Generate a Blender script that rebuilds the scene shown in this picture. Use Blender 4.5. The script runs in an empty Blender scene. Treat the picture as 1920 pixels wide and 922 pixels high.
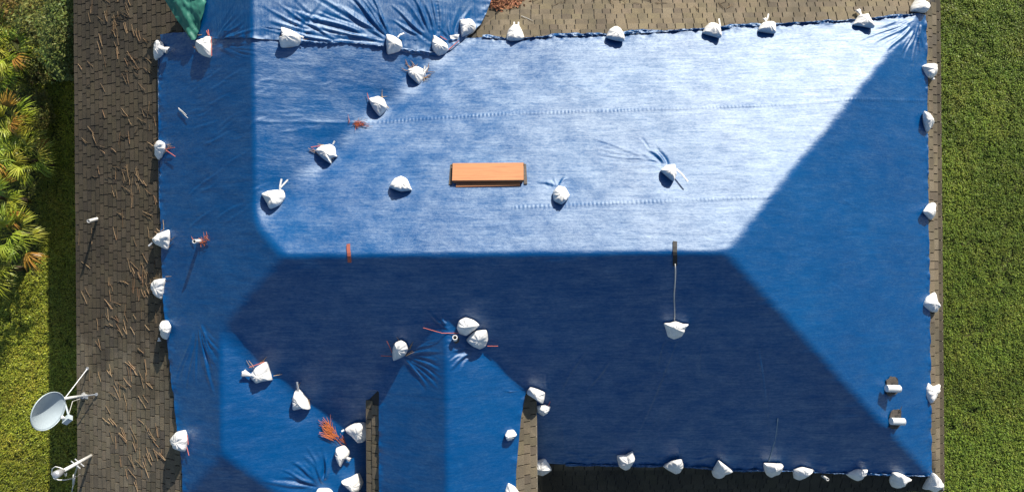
import bpy, math, random
import numpy as np
from mathutils import Vector, Matrix, noise as mnoise

random.seed(7)
RNG = np.random.default_rng(7)
sc = bpy.context.scene
COL = sc.collection
R = math.radians

# ------------------------------------------------------------------ camera, sky, sun, exposure
CAM_Z = 16.95
PHI = R(-0.5)
F_PX = 1280.0
cam_d = bpy.data.cameras.new('camera')
cam = bpy.data.objects.new('camera', cam_d)
COL.objects.link(cam)
cam.location = (0, 0, CAM_Z)
cam.rotation_euler = (0, 0, PHI)
cam_d.sensor_fit = 'HORIZONTAL'
cam_d.sensor_width = 36.0
cam_d.lens = 24.0
cam_d.clip_end = 2000.0
sc.camera = cam

SUN = Vector((0.90, 1.99, 1.0)).normalized()
EL = math.asin(SUN.z)
AZ = math.atan2(SUN.x, SUN.y)
world = bpy.data.worlds.new('World')
sc.world = world
world.use_nodes = True
wn = world.node_tree
wn.nodes.clear()
sky = wn.nodes.new('ShaderNodeTexSky')
sky.sky_type = 'NISHITA'
sky.sun_disc = False
sky.sun_elevation = EL
sky.sun_rotation = AZ
bg = wn.nodes.new('ShaderNodeBackground')
bg.inputs['Strength'].default_value = 0.084
wo = wn.nodes.new('ShaderNodeOutputWorld')
wn.links.new(sky.outputs[0], bg.inputs[0])
wn.links.new(bg.outputs[0], wo.inputs[0])

sun_d = bpy.data.lights.new('sun', 'SUN')
sun_d.energy = 4.8
sun_d.angle = R(0.5)
sun_d.color = (1.0, 0.93, 0.82)
sun_o = bpy.data.objects.new('sun', sun_d)
COL.objects.link(sun_o)
sun_o.location = (10, 25, 30)
sun_o.rotation_euler = SUN.to_track_quat('Z', 'Y').to_euler()

sc.view_settings.view_transform = 'Standard'
sc.view_settings.look = 'None'
sc.view_settings.exposure = 0.55
sc.view_settings.gamma = 1.0
sc.view_settings.use_curve_mapping = False

# ------------------------------------------------------------------ helpers
def tag(o, label=None, cat=None, group=None, kind=None):
    if label: o['label'] = label
    if cat: o['category'] = cat
    if group: o['group'] = group
    if kind: o['kind'] = kind
    return o

def empty(name, loc, label, cat, group=None):
    o = bpy.data.objects.new(name, None)
    o.empty_display_size = 0.2
    COL.objects.link(o)
    o.location = loc
    bpy.context.view_layer.update()
    return tag(o, label, cat, group)

def link_mesh(name, me, parent=None, mat=None, smooth=False):
    if mat is not None and len(me.materials) == 0:
        me.materials.append(mat)
    o = bpy.data.objects.new(name, me)
    COL.objects.link(o)
    if parent is not None:
        o.parent = parent
        o.matrix_parent_inverse = Matrix.Translation(parent.matrix_world.translation).inverted()
    if smooth:
        me.polygons.foreach_set('use_smooth', [True] * len(me.polygons))
    return o

def np_mesh(name, V, F):
    """V (n,3) array, F (m,k) int array with k = 3 or 4"""
    me = bpy.data.meshes.new(name)
    V = np.ascontiguousarray(V, dtype=np.float32)
    F = np.ascontiguousarray(F, dtype=np.int32)
    m, k = F.shape
    me.vertices.add(len(V))
    me.vertices.foreach_set('co', V.ravel())
    me.loops.add(m * k)
    me.loops.foreach_set('vertex_index', F.ravel())
    me.polygons.add(m)
    me.polygons.foreach_set('loop_start', np.arange(0, m * k, k, dtype=np.int32))
    me.polygons.foreach_set('loop_total', np.full(m, k, dtype=np.int32))
    me.polygons.foreach_set('use_smooth', np.zeros(m, dtype=bool))
    me.update(calc_edges=True)
    return me

def set_col(me, per_vert_rgb):
    a = me.color_attributes.new('tint', 'FLOAT_COLOR', 'POINT')
    c = np.ones((len(me.vertices), 4), dtype=np.float32)
    c[:, :3] = per_vert_rgb
    a.data.foreach_set('color', c.ravel())

class MB:
    def __init__(s):
        s.v = []; s.f = []
    def add(s, vs, fs):
        b = len(s.v)
        s.v += [tuple(p) for p in vs]
        s.f += [tuple(i + b for i in f) for f in fs]
    def box(s, c, size, M=None):
        x, y, z = [q / 2 for q in size]
        vs = [Vector((sx * x, sy * y, sz * z)) for sx in (-1, 1) for sy in (-1, 1) for sz in (-1, 1)]
        if M is not None: vs = [M @ p for p in vs]
        c = Vector(c)
        s.add([p + c for p in vs], [(0, 1, 3, 2), (4, 6, 7, 5), (0, 4, 5, 1), (2, 3, 7, 6), (0, 2, 6, 4), (1, 5, 7, 3)])
    def tube(s, pts, r, n=8, cap=True):
        pts = [Vector(p) for p in pts]
        rs = r if isinstance(r, (list, tuple)) else [r] * len(pts)
        rings = []
        for i, p in enumerate(pts):
            t = (pts[min(i + 1, len(pts) - 1)] - pts[max(i - 1, 0)]).normalized()
            a = t.orthogonal().normalized() if i == 0 else (rings[-1][1] - t * rings[-1][1].dot(t)).normalized()
            b = t.cross(a)
            rings.append((p, a, b, rs[i]))
        vs = []
        for p, a, b, rr in rings:
            for k in range(n):
                th = 2 * math.pi * k / n
                vs.append(p + a * (rr * math.cos(th)) + b * (rr * math.sin(th)))
        fs = []
        for i in range(len(pts) - 1):
            for k in range(n):
                k2 = (k + 1) % n
                fs.append((i * n + k, i * n + k2, (i + 1) * n + k2, (i + 1) * n + k))
        if cap:
            fs.append(tuple(range(n - 1, -1, -1)))
            fs.append(tuple(range((len(pts) - 1) * n, len(pts) * n)))
        s.add(vs, fs)
    def mesh(s, name):
        me = bpy.data.meshes.new(name)
        me.from_pydata(s.v, [], s.f)
        me.update()
        return me
    def build(s, name, mat, parent=None, smooth=False):
        return link_mesh(name, s.mesh(name), parent, mat, smooth)

def vnoise(x, y, seed=0):
    """smooth 2-D value noise in about -1..1 for arrays"""
    rg = np.random.default_rng(seed + 1000)
    T = rg.uniform(-1, 1, (256, 256))
    xi = np.floor(x).astype(int); yi = np.floor(y).astype(int)
    fx = x - xi; fy = y - yi
    fx = fx * fx * (3 - 2 * fx); fy = fy * fy * (3 - 2 * fy)
    a = T[yi & 255, xi & 255]; b = T[yi & 255, (xi + 1) & 255]
    c = T[(yi + 1) & 255, xi & 255]; d = T[(yi + 1) & 255, (xi + 1) & 255]
    return (a * (1 - fx) + b * fx) * (1 - fy) + (c * (1 - fx) + d * fx) * fy

# ------------------------------------------------------------------ roof geometry (house axes = world axes)
ZE = 2.75                       # eave height
XL, XR = -9.05, 8.93
YT, YB = 5.20, -5.16
YR = -0.134
RXL, RXR, RH = -3.87, 3.60, 2.67
PL, PR = RH / (RXL - XL), RH / (XR - RXR)
PT, PB = RH / (YT - YR), RH / (YR - YB)
TWX = -4.44; TWH = PL * (TWX - XL); TWE = 10.6        # wing at the far left (top of picture), hip end beyond the frame
BWX = -5.21; BWH = PL * (BWX - XL); BWY = -3.67       # wing at the near left, its hip end faces down the picture
BWE = BWY - BWH / PL
MWX, MWH, MWP = -1.18, 2.09, 0.53                     # raised entry wing
MWHALF = 1.60; MWEZ = MWH - MWP * MWHALF              # its eaves lie above the main eaves
MWYE = -8.2
Y_TIP = -2.70

def smin(a, b, k):
    if k <= 0: return np.minimum(a, b)
    h = np.clip(0.5 + 0.5 * (b - a) / k, 0, 1)
    return b * (1 - h) + a * h - k * h * (1 - h)
def smax(a, b, k):
    return -smin(-a, -b, k)

def f_mw(x, y, k=0):
    z = smin(MWH + MWP * (x - MWX), MWH - MWP * (x - MWX), k)
    return np.where((y < -0.3) & (np.abs(x - MWX) < MWHALF + 0.12), z, -9.0)
def roof_h(x, y, mw=True, k=0.0, kv=0.0):
    x = np.asarray(x, float); y = np.asarray(y, float)
    # all three share the left slope, so it is cut off last
    A = smin(PR * (XR - x), smin(PT * (YT - y), PB * (y - YB), k), k)
    T = np.where(y > -0.2, np.minimum(TWH - PL * (x - TWX), PL * (TWE - y)), -9.0)
    W = np.where(y < -0.5, smin(BWH - PL * (x - BWX), BWH + PL * (y - BWY), k), -9.0)
    z = smin(PL * (x - XL), smax(smax(A, T, kv), W, kv), k)
    if mw:
        z = smax(z, f_mw(x, y, k), kv * 0.7)
    return z

CP, SP = math.cos(PHI), math.sin(PHI)
def ray(px, py):
    u, v = (px - 960.0) / F_PX, (461.0 - py) / F_PX
    return u * CP - v * SP, u * SP + v * CP
def at_z(px, py, z):
    u, v = ray(px, py)
    d = CAM_Z - z
    return Vector((u * d, v * d, z))
def at(px, py, mw=True):
    """where the sight line through a photo point meets the roof"""
    z = ZE + 1.0
    for _ in range(14):
        p = at_z(px, py, z)
        z = ZE + max(float(roof_h(p.x, p.y, mw)), 0.0)
    return at_z(px, py, z)
def atp(px, py, mw=True):
    p = at(px, py, mw)
    return (p.x, p.y)
def to_px(x, y, z):
    d = CAM_Z - z
    u = (x * CP + y * SP) / d; v = (-x * SP + y * CP) / d
    return 960 + u * F_PX, 461 - v * F_PX

# ------------------------------------------------------------------ materials
def new_mat(name):
    m = bpy.data.materials.new(name)
    m.use_nodes = True
    nt = m.node_tree
    b = nt.nodes['Principled BSDF']
    return m, nt, b
def N(nt, t, **kw):
    n = nt.nodes.new(t)
    for k, v in kw.items(): setattr(n, k, v)
    return n
def coords(nt, scale=(1, 1, 1), rot=(0, 0, 0)):
    g = N(nt, 'ShaderNodeNewGeometry')
    mp = N(nt, 'ShaderNodeMapping')
    mp.inputs['Scale'].default_value = scale
    mp.inputs['Rotation'].default_value = rot
    nt.links.new(g.outputs['Position'], mp.inputs['Vector'])
    return mp.outputs['Vector']
def noise_tex(nt, vec, scale, detail=3, rough=0.5):
    n = N(nt, 'ShaderNodeTexNoise')
    n.inputs['Scale'].default_value = scale
    n.inputs['Detail'].default_value = detail
    n.inputs['Roughness'].default_value = rough
    nt.links.new(vec, n.inputs['Vector'])
    return n.outputs['Fac']
def ramp(nt, fac, stops):
    r = N(nt, 'ShaderNodeValToRGB')
    e = r.color_ramp.elements
    e[0].position, e[0].color = stops[0][0], (*stops[0][1], 1)
    e[1].position, e[1].color = stops[-1][0], (*stops[-1][1], 1)
    for p, c in stops[1:-1]:
        q = e.new(p); q.color = (*c, 1)
    nt.links.new(fac, r.inputs[0])
    return r.outputs[0]
def mapr(nt, fac, a, b, c, d):
    m = N(nt, 'ShaderNodeMapRange')
    for i, v in zip((1, 2, 3, 4), (a, b, c, d)): m.inputs[i].default_value = v
    nt.links.new(fac, m.inputs[0])
    return m.outputs[0]
def mix(nt, fac, a, b, mode='MIX'):
    m = N(nt, 'ShaderNodeMix', data_type='RGBA', blend_type=mode)
    for sock, val in ((m.inputs[0], fac), (m.inputs[6], a), (m.inputs[7], b)):
        if isinstance(val, (int, float)): sock.default_value = val
        elif isinstance(val, tuple): sock.default_value = (*val, 1)
        else: nt.links.new(val, sock)
    return m.outputs[2]
def math_n(nt, op, a, b):
    m = N(nt, 'ShaderNodeMath', operation=op)
    for s, v in zip(m.inputs, (a, b)):
        if isinstance(v, (int, float)): s.default_value = v
        else: nt.links.new(v, s)
    return m.outputs[0]
def bump(nt, b, h, strength, dist):
    n = N(nt, 'ShaderNodeBump')
    n.inputs['Strength'].default_value = strength
    n.inputs['Distance'].default_value = dist
    nt.links.new(h, n.inputs['Height'])
    nt.links.new(n.outputs[0], b.inputs['Normal'])

def make_tarp_mat(name, c1, c2, thread='x', rough=(0.45, 0.57), spec=1.80, streak=0.6):
    m, nt, b = new_mat(name)
    along, across = 2.2, 26.0
    sx = (along, across, across * 0.3) if thread == 'x' else (across, along, along)
    big = noise_tex(nt, coords(nt, (0.7, 0.7, 0.7)), 1.0, 4)
    col = mix(nt, mapr(nt, big, 0.3, 0.7, 0, 1), c1, c2)
    st = noise_tex(nt, coords(nt, sx), 1.0, 6, 0.7)
    fine = noise_tex(nt, coords(nt, (14, 30, 20) if thread == 'x' else (30, 14, 20)), 1.0, 4, 0.75)
    blot = noise_tex(nt, coords(nt, (2.2, 3.5, 2)), 1.0, 5, 0.65)
    s = math_n(nt, 'ADD', math_n(nt, 'MULTIPLY', st, 0.5), math_n(nt, 'MULTIPLY', fine, 0.5))
    col = mix(nt, mapr(nt, s, 0.52, 0.66, 0, 0.16), col, (0.01, 0.17, 0.38) if c1[2] > c1[1] * 1.5 else (0.2, 0.4, 0.3))
    # coated weave: matt blue body under a satin film (Beckmann sheen, weighted by Fresnel)
    rr = math_n(nt, 'ADD', math_n(nt, 'MULTIPLY', s, 0.55), math_n(nt, 'MULTIPLY', blot, 0.45))
    dif = N(nt, 'ShaderNodeBsdfDiffuse'); glo = N(nt, 'ShaderNodeBsdfGlossy', distribution='BECKMANN')
    fr = N(nt, 'ShaderNodeFresnel'); mx = N(nt, 'ShaderNodeMixShader'); bp = N(nt, 'ShaderNodeBump')
    nt.links.new(col, dif.inputs['Color'])
    glo.inputs['Color'].default_value = (0.80, 0.89, 0.93, 1)
    nt.links.new(mapr(nt, rr, 0.38, 0.62, rough[0], rough[1]), glo.inputs['Roughness'])
    fr.inputs['IOR'].default_value = spec
    bp.inputs['Strength'].default_value = streak; bp.inputs['Distance'].default_value = 0.012
    nt.links.new(s, bp.inputs['Height'])
    for q in (dif, glo): nt.links.new(bp.outputs[0], q.inputs['Normal'])
    nt.links.new(math_n(nt, 'MULTIPLY', math_n(nt, 'MULTIPLY', fr.outputs[0], mapr(nt, blot, 0.36, 0.64, 0.62, 1.22)), mapr(nt, s, 0.38, 0.62, 0.5, 1.5)), mx.inputs[0])
    nt.links.new(dif.outputs[0], mx.inputs[1]); nt.links.new(glo.outputs[0], mx.inputs[2])
    nt.links.new(mx.outputs[0], nt.nodes['Material Output'].inputs['Surface'])
    nt.nodes.remove(b)
    return m

M = {}
M['tarp'] = make_tarp_mat('blue_tarp', (0.0, 0.061, 0.212), (0.0, 0.074, 0.24), 'x')
M['tarp_v'] = make_tarp_mat('blue_tarp_lengthwise', (0.0, 0.064, 0.215), (0.0, 0.078, 0.245), 'y')
M['green'] = make_tarp_mat('green_tarp', (0.035, 0.16, 0.115), (0.055, 0.22, 0.165), 'y', (0.45, 0.55), 1.4, 0.3)

m, nt, b = new_mat('asphalt_shingle')
at_ = N(nt, 'ShaderNodeAttribute', attribute_name='tint')
gr = noise_tex(nt, coords(nt), 55, 3, 0.7)
st = noise_tex(nt, coords(nt, (1, 0.55, 1)), 1.5, 5, 0.6)
info = N(nt, 'ShaderNodeObjectInfo')
c = mix(nt, mapr(nt, st, 0.42, 0.6, 0, 0.75), (0.225, 0.19, 0.132), (0.10, 0.086, 0.064))
c = mix(nt, 1.0, c, at_.outputs['Color'], 'MULTIPLY')
c = mix(nt, mapr(nt, gr, 0.35, 0.65, 0.0, 0.5), c, (0.06, 0.055, 0.045))
# algae patches down left slope; north eave shade painted in; darker right drip course
sp = N(nt, 'ShaderNodeSeparateXYZ'); nt.links.new(N(nt, 'ShaderNodeNewGeometry').outputs['Position'], sp.inputs[0])
blob = noise_tex(nt, coords(nt, (1.3, 0.8, 1)), 1.0, 4, 0.65)
yy = math_n(nt, 'ADD', sp.outputs['Y'], math_n(nt, 'MULTIPLY', math_n(nt, 'SUBTRACT', blob, 0.5), 7.0))
left_m = math_n(nt, 'MULTIPLY', mapr(nt, yy, -2.9, -1.5, 0, 1), mapr(nt, sp.outputs['X'], -5.2, -5.8, 0, 1))
north_shade = math_n(nt, 'MULTIPLY', mapr(nt, sp.outputs['Y'], -4.3, -4.6, 0, 1), mapr(nt, sp.outputs['X'], 0.48, 0.6, 0, 1))
north_shade = math_n(nt, 'MULTIPLY', north_shade, mapr(nt, sp.outputs['X'], 8.7, 8.6, 0, 1))
edge_m = mapr(nt, sp.outputs['X'], 8.81, 8.835, 0, 1)
c = mix(nt, left_m, c, mix(nt, 1.0, c, (0.52, 0.49, 0.45), 'MULTIPLY'))
c = mix(nt, north_shade, c, mix(nt, 1.0, c, (0.22, 0.24, 0.24), 'MULTIPLY'))  # self-shade of the north eave, multiplied into the shingle colour
c = mix(nt, edge_m, c, mix(nt, 1.0, c, (0.5, 0.49, 0.47), 'MULTIPLY'))
c = mix(nt, 1.0, c, ramp(nt, info.outputs['Random'], [(0, (0.78, 0.78, 0.8)), (1, (1.15, 1.12, 1.05))]), 'MULTIPLY')
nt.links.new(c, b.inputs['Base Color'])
b.inputs['Roughness'].default_value = 0.9
bump(nt, b, gr, 0.5, 0.01)
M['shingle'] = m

def plain(name, c, rough=0.6, var=0.25, scale=6, metal=0.0, spec=0.5, bmp=0.15):
    m, nt, b = new_mat(name)
    n = noise_tex(nt, coords(nt), scale, 4, 0.6)
    d = tuple(q * (1 - var) for q in c)
    nt.links.new(mix(nt, mapr(nt, n, 0.3, 0.7, 0, 1), c, d), b.inputs['Base Color'])
    b.inputs['Roughness'].default_value = rough
    b.inputs['Metallic'].default_value = metal
    b.inputs['Specular IOR Level'].default_value = spec
    if bmp: bump(nt, b, noise_tex(nt, coords(nt), scale * 8, 3), bmp, 0.01)
    return m
M['felt'] = plain('roofing_felt', (0.05, 0.047, 0.042), 0.9)
M['fascia'] = plain('painted_fascia', (0.42, 0.38, 0.31), 0.6)
M['stucco'] = plain('stucco', (0.5, 0.45, 0.36), 0.9, 0.15, 20)
M['pvc'] = plain('white_pvc', (0.78, 0.78, 0.76), 0.4, 0.12, 12)
M['galv'] = plain('galvanised_steel', (0.62, 0.64, 0.66), 0.42, 0.2, 18, 0.6)
M['dishpaint'] = plain('grey_dish_paint', (0.44, 0.52, 0.57), 0.30, 0.06, 8, 0.0, 0.5, 0.03)
M['black'] = plain('black_rubber', (0.02, 0.02, 0.022), 0.7)
M['boot'] = plain('lead_flashing', (0.10, 0.085, 0.075), 0.7, 0.5, 30)
M['rope'] = plain('pale_rope', (0.6, 0.6, 0.58), 0.8)
M['red_string'] = plain('pink_twine', (0.62, 0.16, 0.12), 0.8)
M['hood'] = plain('painted_hood', (0.72, 0.75, 0.76), 0.45, 0.15, 12)
m, nt, b = new_mat('orange_plywood')
g = noise_tex(nt, coords(nt, (1.2, 26, 8)), 1.0, 5, 0.6)
nt.links.new(ramp(nt, g, [(0.3, (0.42, 0.17, 0.07)), (0.55, (0.52, 0.225, 0.095)), (0.75, (0.34, 0.13, 0.055))]), b.inputs['Base Color'])
b.inputs['Roughness'].default_value = 0.7
bump(nt, b, g, 0.25, 0.01)
M['wood'] = m

m, nt, b = new_mat('woven_sack')
n1 = noise_tex(nt, coords(nt), 9, 4, 0.6)
n2 = noise_tex(nt, coords(nt), 32, 3, 0.6)
nt.links.new(mix(nt, mapr(nt, n1, 0.35, 0.7, 0, 1), (0.86, 0.85, 0.83), (0.72, 0.71, 0.68)), b.inputs['Base Color'])
b.inputs['Roughness'].default_value = 0.55
b.inputs['Specular IOR Level'].default_value = 0.4
bump(nt, b, math_n(nt, 'ADD', n1, math_n(nt, 'MULTIPLY', n2, 0.4)), 0.32, 0.05)
M['sack'] = m

def foliage_mat(name, c1, c2, c3, rough=0.5, trans=0.15):
    m, nt, b = new_mat(name)
    a = N(nt, 'ShaderNodeAttribute', attribute_name='tint')
    n = noise_tex(nt, coords(nt), 1.3, 4, 0.6)
    c = ramp(nt, n, [(0.3, c1), (0.5, c2), (0.72, c3)])
    c = mix(nt, 1.0, c, a.outputs['Color'], 'MULTIPLY')
    nt.links.new(c, b.inputs['Base Color'])
    b.inputs['Roughness'].default_value = rough
    b.inputs['Specular IOR Level'].default_value = 0.35
    return m
M['grass'] = foliage_mat('lawn_grass', (0.145, 0.21, 0.027), (0.175, 0.23, 0.031), (0.21, 0.235, 0.037))
M['palm'] = foliage_mat('palmetto_leaf', (0.17, 0.25, 0.022), (0.28, 0.32, 0.03), (0.40, 0.34, 0.055), 0.4)
M['shrub'] = foliage_mat('shrub_leaf', (0.075, 0.12, 0.022), (0.12, 0.15, 0.03), (0.17, 0.15, 0.04))
M['straw'] = foliage_mat('pine_straw', (0.38, 0.27, 0.16), (0.42, 0.30, 0.18), (0.38, 0.20, 0.11), 0.8)
M['redstraw'] = foliage_mat('fresh_pine_straw', (0.50, 0.13, 0.035), (0.60, 0.18, 0.05), (0.42, 0.11, 0.03), 0.7)
M['leaf_litter'] = foliage_mat('leaf_litter', (0.36, 0.15, 0.07), (0.46, 0.22, 0.11), (0.26, 0.10, 0.05), 0.8)
M['bark'] = plain('bark', (0.12, 0.085, 0.05), 0.9, 0.5, 15)

m, nt, b = new_mat('ground_soil_and_turf')
n1 = noise_tex(nt, coords(nt), 3.5, 6, 0.7)
n2 = noise_tex(nt, coords(nt), 0.15, 3, 0.5)
c = ramp(nt, n1, [(0.35, (0.045, 0.06, 0.014)), (0.55, (0.085, 0.105, 0.024)), (0.7, (0.12, 0.12, 0.035))])
nt.links.new(mix(nt, mapr(nt, n2, 0.35, 0.7, 0, 0.35), c, (0.11, 0.09, 0.04)), b.inputs['Base Color'])
b.inputs['Roughness'].default_value = 0.95
bump(nt, b, n1, 0.6, 0.1)
M['ground'] = m

# ------------------------------------------------------------------ ground
mb = MB()
mb.add([(-600, -600, 0), (600, -600, 0), (600, 600, 0), (-600, 600, 0)], [(0, 1, 2, 3)])
tag(mb.build('ground', M['ground']), kind='structure')

# ------------------------------------------------------------------ house: decks, fascia, walls
house = empty('house', (0, 0, 0), 'hip roofed house with weathered brown asphalt shingles, mostly covered by blue tarps', 'house')

def deck(name, top_polys, dz):
    mb = MB()
    for poly in top_polys:
        top = [(x, y, ZE + z + dz) for x, y, z in poly]
        bot = [(x, y, ZE + z + dz - 0.16) for x, y, z in poly]
        n = len(poly)
        fs = [tuple(range(n)), tuple(range(2 * n - 1, n - 1, -1))]
        fs += [(i, i + n, (i + 1) % n + n, (i + 1) % n) for i in range(n)]
        mb.add(top + bot, fs)
    return mb.build(name, M['felt'], house)

rl, rr = (RXL, YR, RH), (RXR, YR, RH)
c00, c10, c11, c01 = (XL, YB, 0), (XR, YB, 0), (XR, YT, 0), (XL, YT, 0)
main_deck = deck('roof', [[c00, c10, rr, rl], [c10, c11, rr], [c11, c01, rl, rr], [c01, c00, rl]], 0.0)
twr = TWX + (TWX - XL)
ya = TWE - TWH / PL
deck('roof', [[(XL, 0.35, 0), (TWX, 0.35, TWH), (TWX, ya, TWH), (XL, TWE, 0)][::-1],
              [(TWX, 0.35, TWH), (twr, 4.97, 0), (twr, TWE, 0), (TWX, ya, TWH)],
              [(XL, TWE, 0), (TWX, ya, TWH), (twr, TWE, 0)][::-1]], -0.004)
bwr = BWX + (BWX - XL)
deck('roof', [[(XL, -1.0, 0), (XL, BWE, 0), (BWX, BWY, BWH), (BWX, -1.35, BWH)],
              [(BWX, -1.35, BWH), (BWX, BWY, BWH), (bwr, BWE, 0), (bwr, -5.0, 0)],
              [(XL, BWE, 0), (bwr, BWE, 0), (BWX, BWY, BWH)]], -0.008)
ml, mr = MWX - MWHALF, MWX + MWHALF
deck('roof', [[(MWX, -1.2, MWH), (ml, Y_TIP, MWEZ), (ml, MWYE, MWEZ), (MWX, MWYE, MWH)],
              [(MWX, MWYE, MWH), (mr, MWYE, MWEZ), (mr, Y_TIP, MWEZ), (MWX, -1.2, MWH)]], -0.004)

def fascia(a, b_, z, out):
    mb = MB()
    a = Vector((a[0], a[1], 0)); b2 = Vector((b_[0], b_[1], 0))
    d = b2 - a; L = d.length
    c = (a + b2) / 2 + Vector((out[0], out[1], 0)) * 0.014
    mb.box((c.x, c.y, ZE + z - 0.125), (0.024 if abs(out[0]) else L, 0.024 if abs(out[1]) else L, 0.22))
    mb.build('fascia', M['fascia'], house)
fascia((XR, YB), (XR, YT), 0, (1, 0))
fascia((XL, BWE), (XL, TWE), 0, (-1, 0))
fascia((mr + 0.05, YB), (XR, YB), 0, (0, -1))
fascia((twr, YT), (XR, YT), 0, (0, 1))
fascia((ml, MWYE), (ml, Y_TIP), MWEZ, (-1, 0))
fascia((mr, MWYE), (mr, Y_TIP), MWEZ, (1, 0))
fascia((XL, BWE), (bwr, BWE), 0, (0, -1))
fascia((XL, TWE), (twr, TWE), 0, (0, 1))

def wall(x0, y0, x1, y1, z1):
    mb = MB()
    mb.box(((x0 + x1) / 2, (y0 + y1) / 2, z1 / 2), (x1 - x0, y1 - y0, z1))
    mb.build('wall', M['stucco'], house)
wall(XL + 0.5, YB + 0.5, XR - 0.5, YT - 0.5, ZE - 0.18)
wall(XL + 0.503, YT - 0.55, twr - 0.5, TWE - 0.5, ZE - 0.183)
wall(XL + 0.506, BWE + 0.5, bwr - 0.5, YB + 0.55, ZE - 0.186)
wall(ml + 0.4, MWYE + 0.5, mr - 0.4, -3.3, ZE + MWEZ - 0.12)

# ------------------------------------------------------------------ tarp outlines (photo points, laid onto the roof)
MAIN_PX = [(302, 66), (330, 63), (365, 61), (430, 61), (600, 66), (800, 78), (850, 84), (872, 74), (905, 72), (965, 74), (1050, 70),
           (1150, 66), (1240, 61), (1330, 56), (1400, 51), (1480, 46), (1560, 43), (1610, 38), (1680, 34), (1722, 27), (1733, 30),
           (1735, 120), (1736, 200), (1737, 330), (1739, 500), (1741, 640), (1742, 760), (1744, 889), (1700, 890), (1640, 886), (1560, 885), (1500, 882),
           (1440, 878), (1380, 880), (1320, 876), (1262, 872), (1200, 870), (1130, 870), (1060, 868), (1000, 866), (960, 866)]
LEFT_PX = [(345, 1010), (346, 922), (344, 880), (339, 830), (334, 790), (328, 740), (321, 690), (317, 640), (309, 560), (305, 470), (303, 390), (302, 290), (301, 180)]
def poly_w(px, mw=False):
    return [atp(a, b, mw) for a, b in px]
main_poly = poly_w(MAIN_PX) + [(-2.55, -4.6), (-2.55, -7.1), (-6.9, -7.1)] + poly_w(LEFT_PX)
UP_PX = [(352, -30), (360, 30), (368, 74), (420, 75), (485, 76), (545, 78), (600, 82), (660, 84), (720, 90), (770, 96), (820, 103), (846, 96), (866, 80), (886, 64), (902, 48), (912, 28), (922, 2)]
up_poly = poly_w(UP_PX) + [(0.35, 6.4), (-2.0, 8.6), (-6.6, 8.6), (-6.9, 6.6)]
mw_poly = [(MWX - MWHALF + 0.27, Y_TIP + 0.06), (MWX - MWHALF + 0.255, -4.0), (MWX - MWHALF + 0.26, -7.4),
           (MWX + MWHALF - 0.42, -7.4), (MWX + MWHALF - 0.38, -4.2), (MWX + MWHALF - 0.28, -3.2), (MWX + MWHALF - 0.16, Y_TIP + 0.06)]
green_poly = [atp(312, -40), atp(318, 0), atp(338, 38), atp(356, 66), atp(366, 80), atp(371, 78), atp(380, 52), atp(388, 22), atp(391, 0), atp(396, -40)]
green_poly = [green_poly[0]] + green_poly[1:]

def inside(poly, x, y):
    x = np.asarray(x, float); y = np.asarray(y, float)
    r = np.zeros(x.shape, bool)
    n = len(poly)
    for i in range(n):
        x1, y1 = poly[i]; x2, y2 = poly[(i + 1) % n]
        if y1 == y2: continue
        c = ((y1 > y) != (y2 > y)) & (x < (x2 - x1) * (y - y1) / (y2 - y1) + x1)
        r ^= c
    return r
def edge_near(poly, x, y):
    """distance to the outline and nearest point on it"""
    bd = np.full(x.shape, 1e9); bx = x.copy(); by = y.copy()
    n = len(poly)
    for i in range(n):
        x1, y1 = poly[i]; x2, y2 = poly[(i + 1) % n]
        dx, dy = x2 - x1, y2 - y1
        L = dx * dx + dy * dy
        if L == 0: continue
        t = np.clip(((x - x1) * dx + (y - y1) * dy) / L, 0, 1)
        qx, qy = x1 + t * dx, y1 + t * dy
        d = np.hypot(x - qx, y - qy)
        k = d < bd
        bd[k] = d[k]; bx[k] = qx[k]; by[k] = qy[k]
    return bd, bx, by

# folds: (start, end, half width, height) in plan
FOLDS = {'main': [], 'up': [], 'mw': []}
def fold(t, a, b, w, amp):
    FOLDS[t].append((atp(*a, t != 'low'), atp(*b), w, amp))
def fan(t, c, ends, n, w=0.03, amp=0.016, seed=0):
    w *= 0.85; amp *= 1.15 if t == 'up' else 1.6
    """n folds that leave the pinned point c and run to points spread along the polyline of ends"""
    rg = random.Random(seed)
    cx, cy = c
    for i in range(n):
        f = (i + rg.uniform(-0.3, 0.3)) / max(n - 1, 1) * (len(ends) - 1)
        f = min(max(f, 0), len(ends) - 1.001)
        k = int(f); q = f - k
        ex = ends[k][0] * (1 - q) + ends[k + 1][0] * q; ey = ends[k][1] * (1 - q) + ends[k + 1][1] * q
        s0 = rg.uniform(0.06, 0.3); s1 = rg.uniform(0.65, 1.05)
        a = (cx + (ex - cx) * s0, cy + (ey - cy) * s0); b = (cx + (ex - cx) * s1, cy + (ey - cy) * s1)
        fold(t, a, b, w * rg.uniform(0.7, 1.4), amp * rg.uniform(0.5, 1.3) * rg.choice((1, 1, 1, -0.7)))
fan('up', (742, 82), [(560, 70), (500, 30), (560, -20), (640, -30), (690, -20)], 20, 0.03, 0.022, 1)
fan('up', (822, 88), [(690, 20), (740, -20), (790, -25), (830, -30)], 13, 0.03, 0.02, 2)
fan('up', (560, 72), [(600, 50), (640, 20), (600, -20), (520, -25)], 8, 0.03, 0.014, 3)
fan('up', (640, 84), [(490, 62), (500, 40), (500, 10), (540, -20)], 14, 0.025, 0.016, 4)
fan('up', (405, 85), [(500, 78), (490, 50), (480, 20), (430, -10)], 12, 0.025, 0.012, 5)
fan('up', (845, 85), [(800, 40), (840, 20), (890, 0)], 7, 0.03, 0.016, 6)
fan('main', (400, 92), [(490, 80), (490, 100), (480, 118)], 6, 0.025, 0.008, 7)
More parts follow.
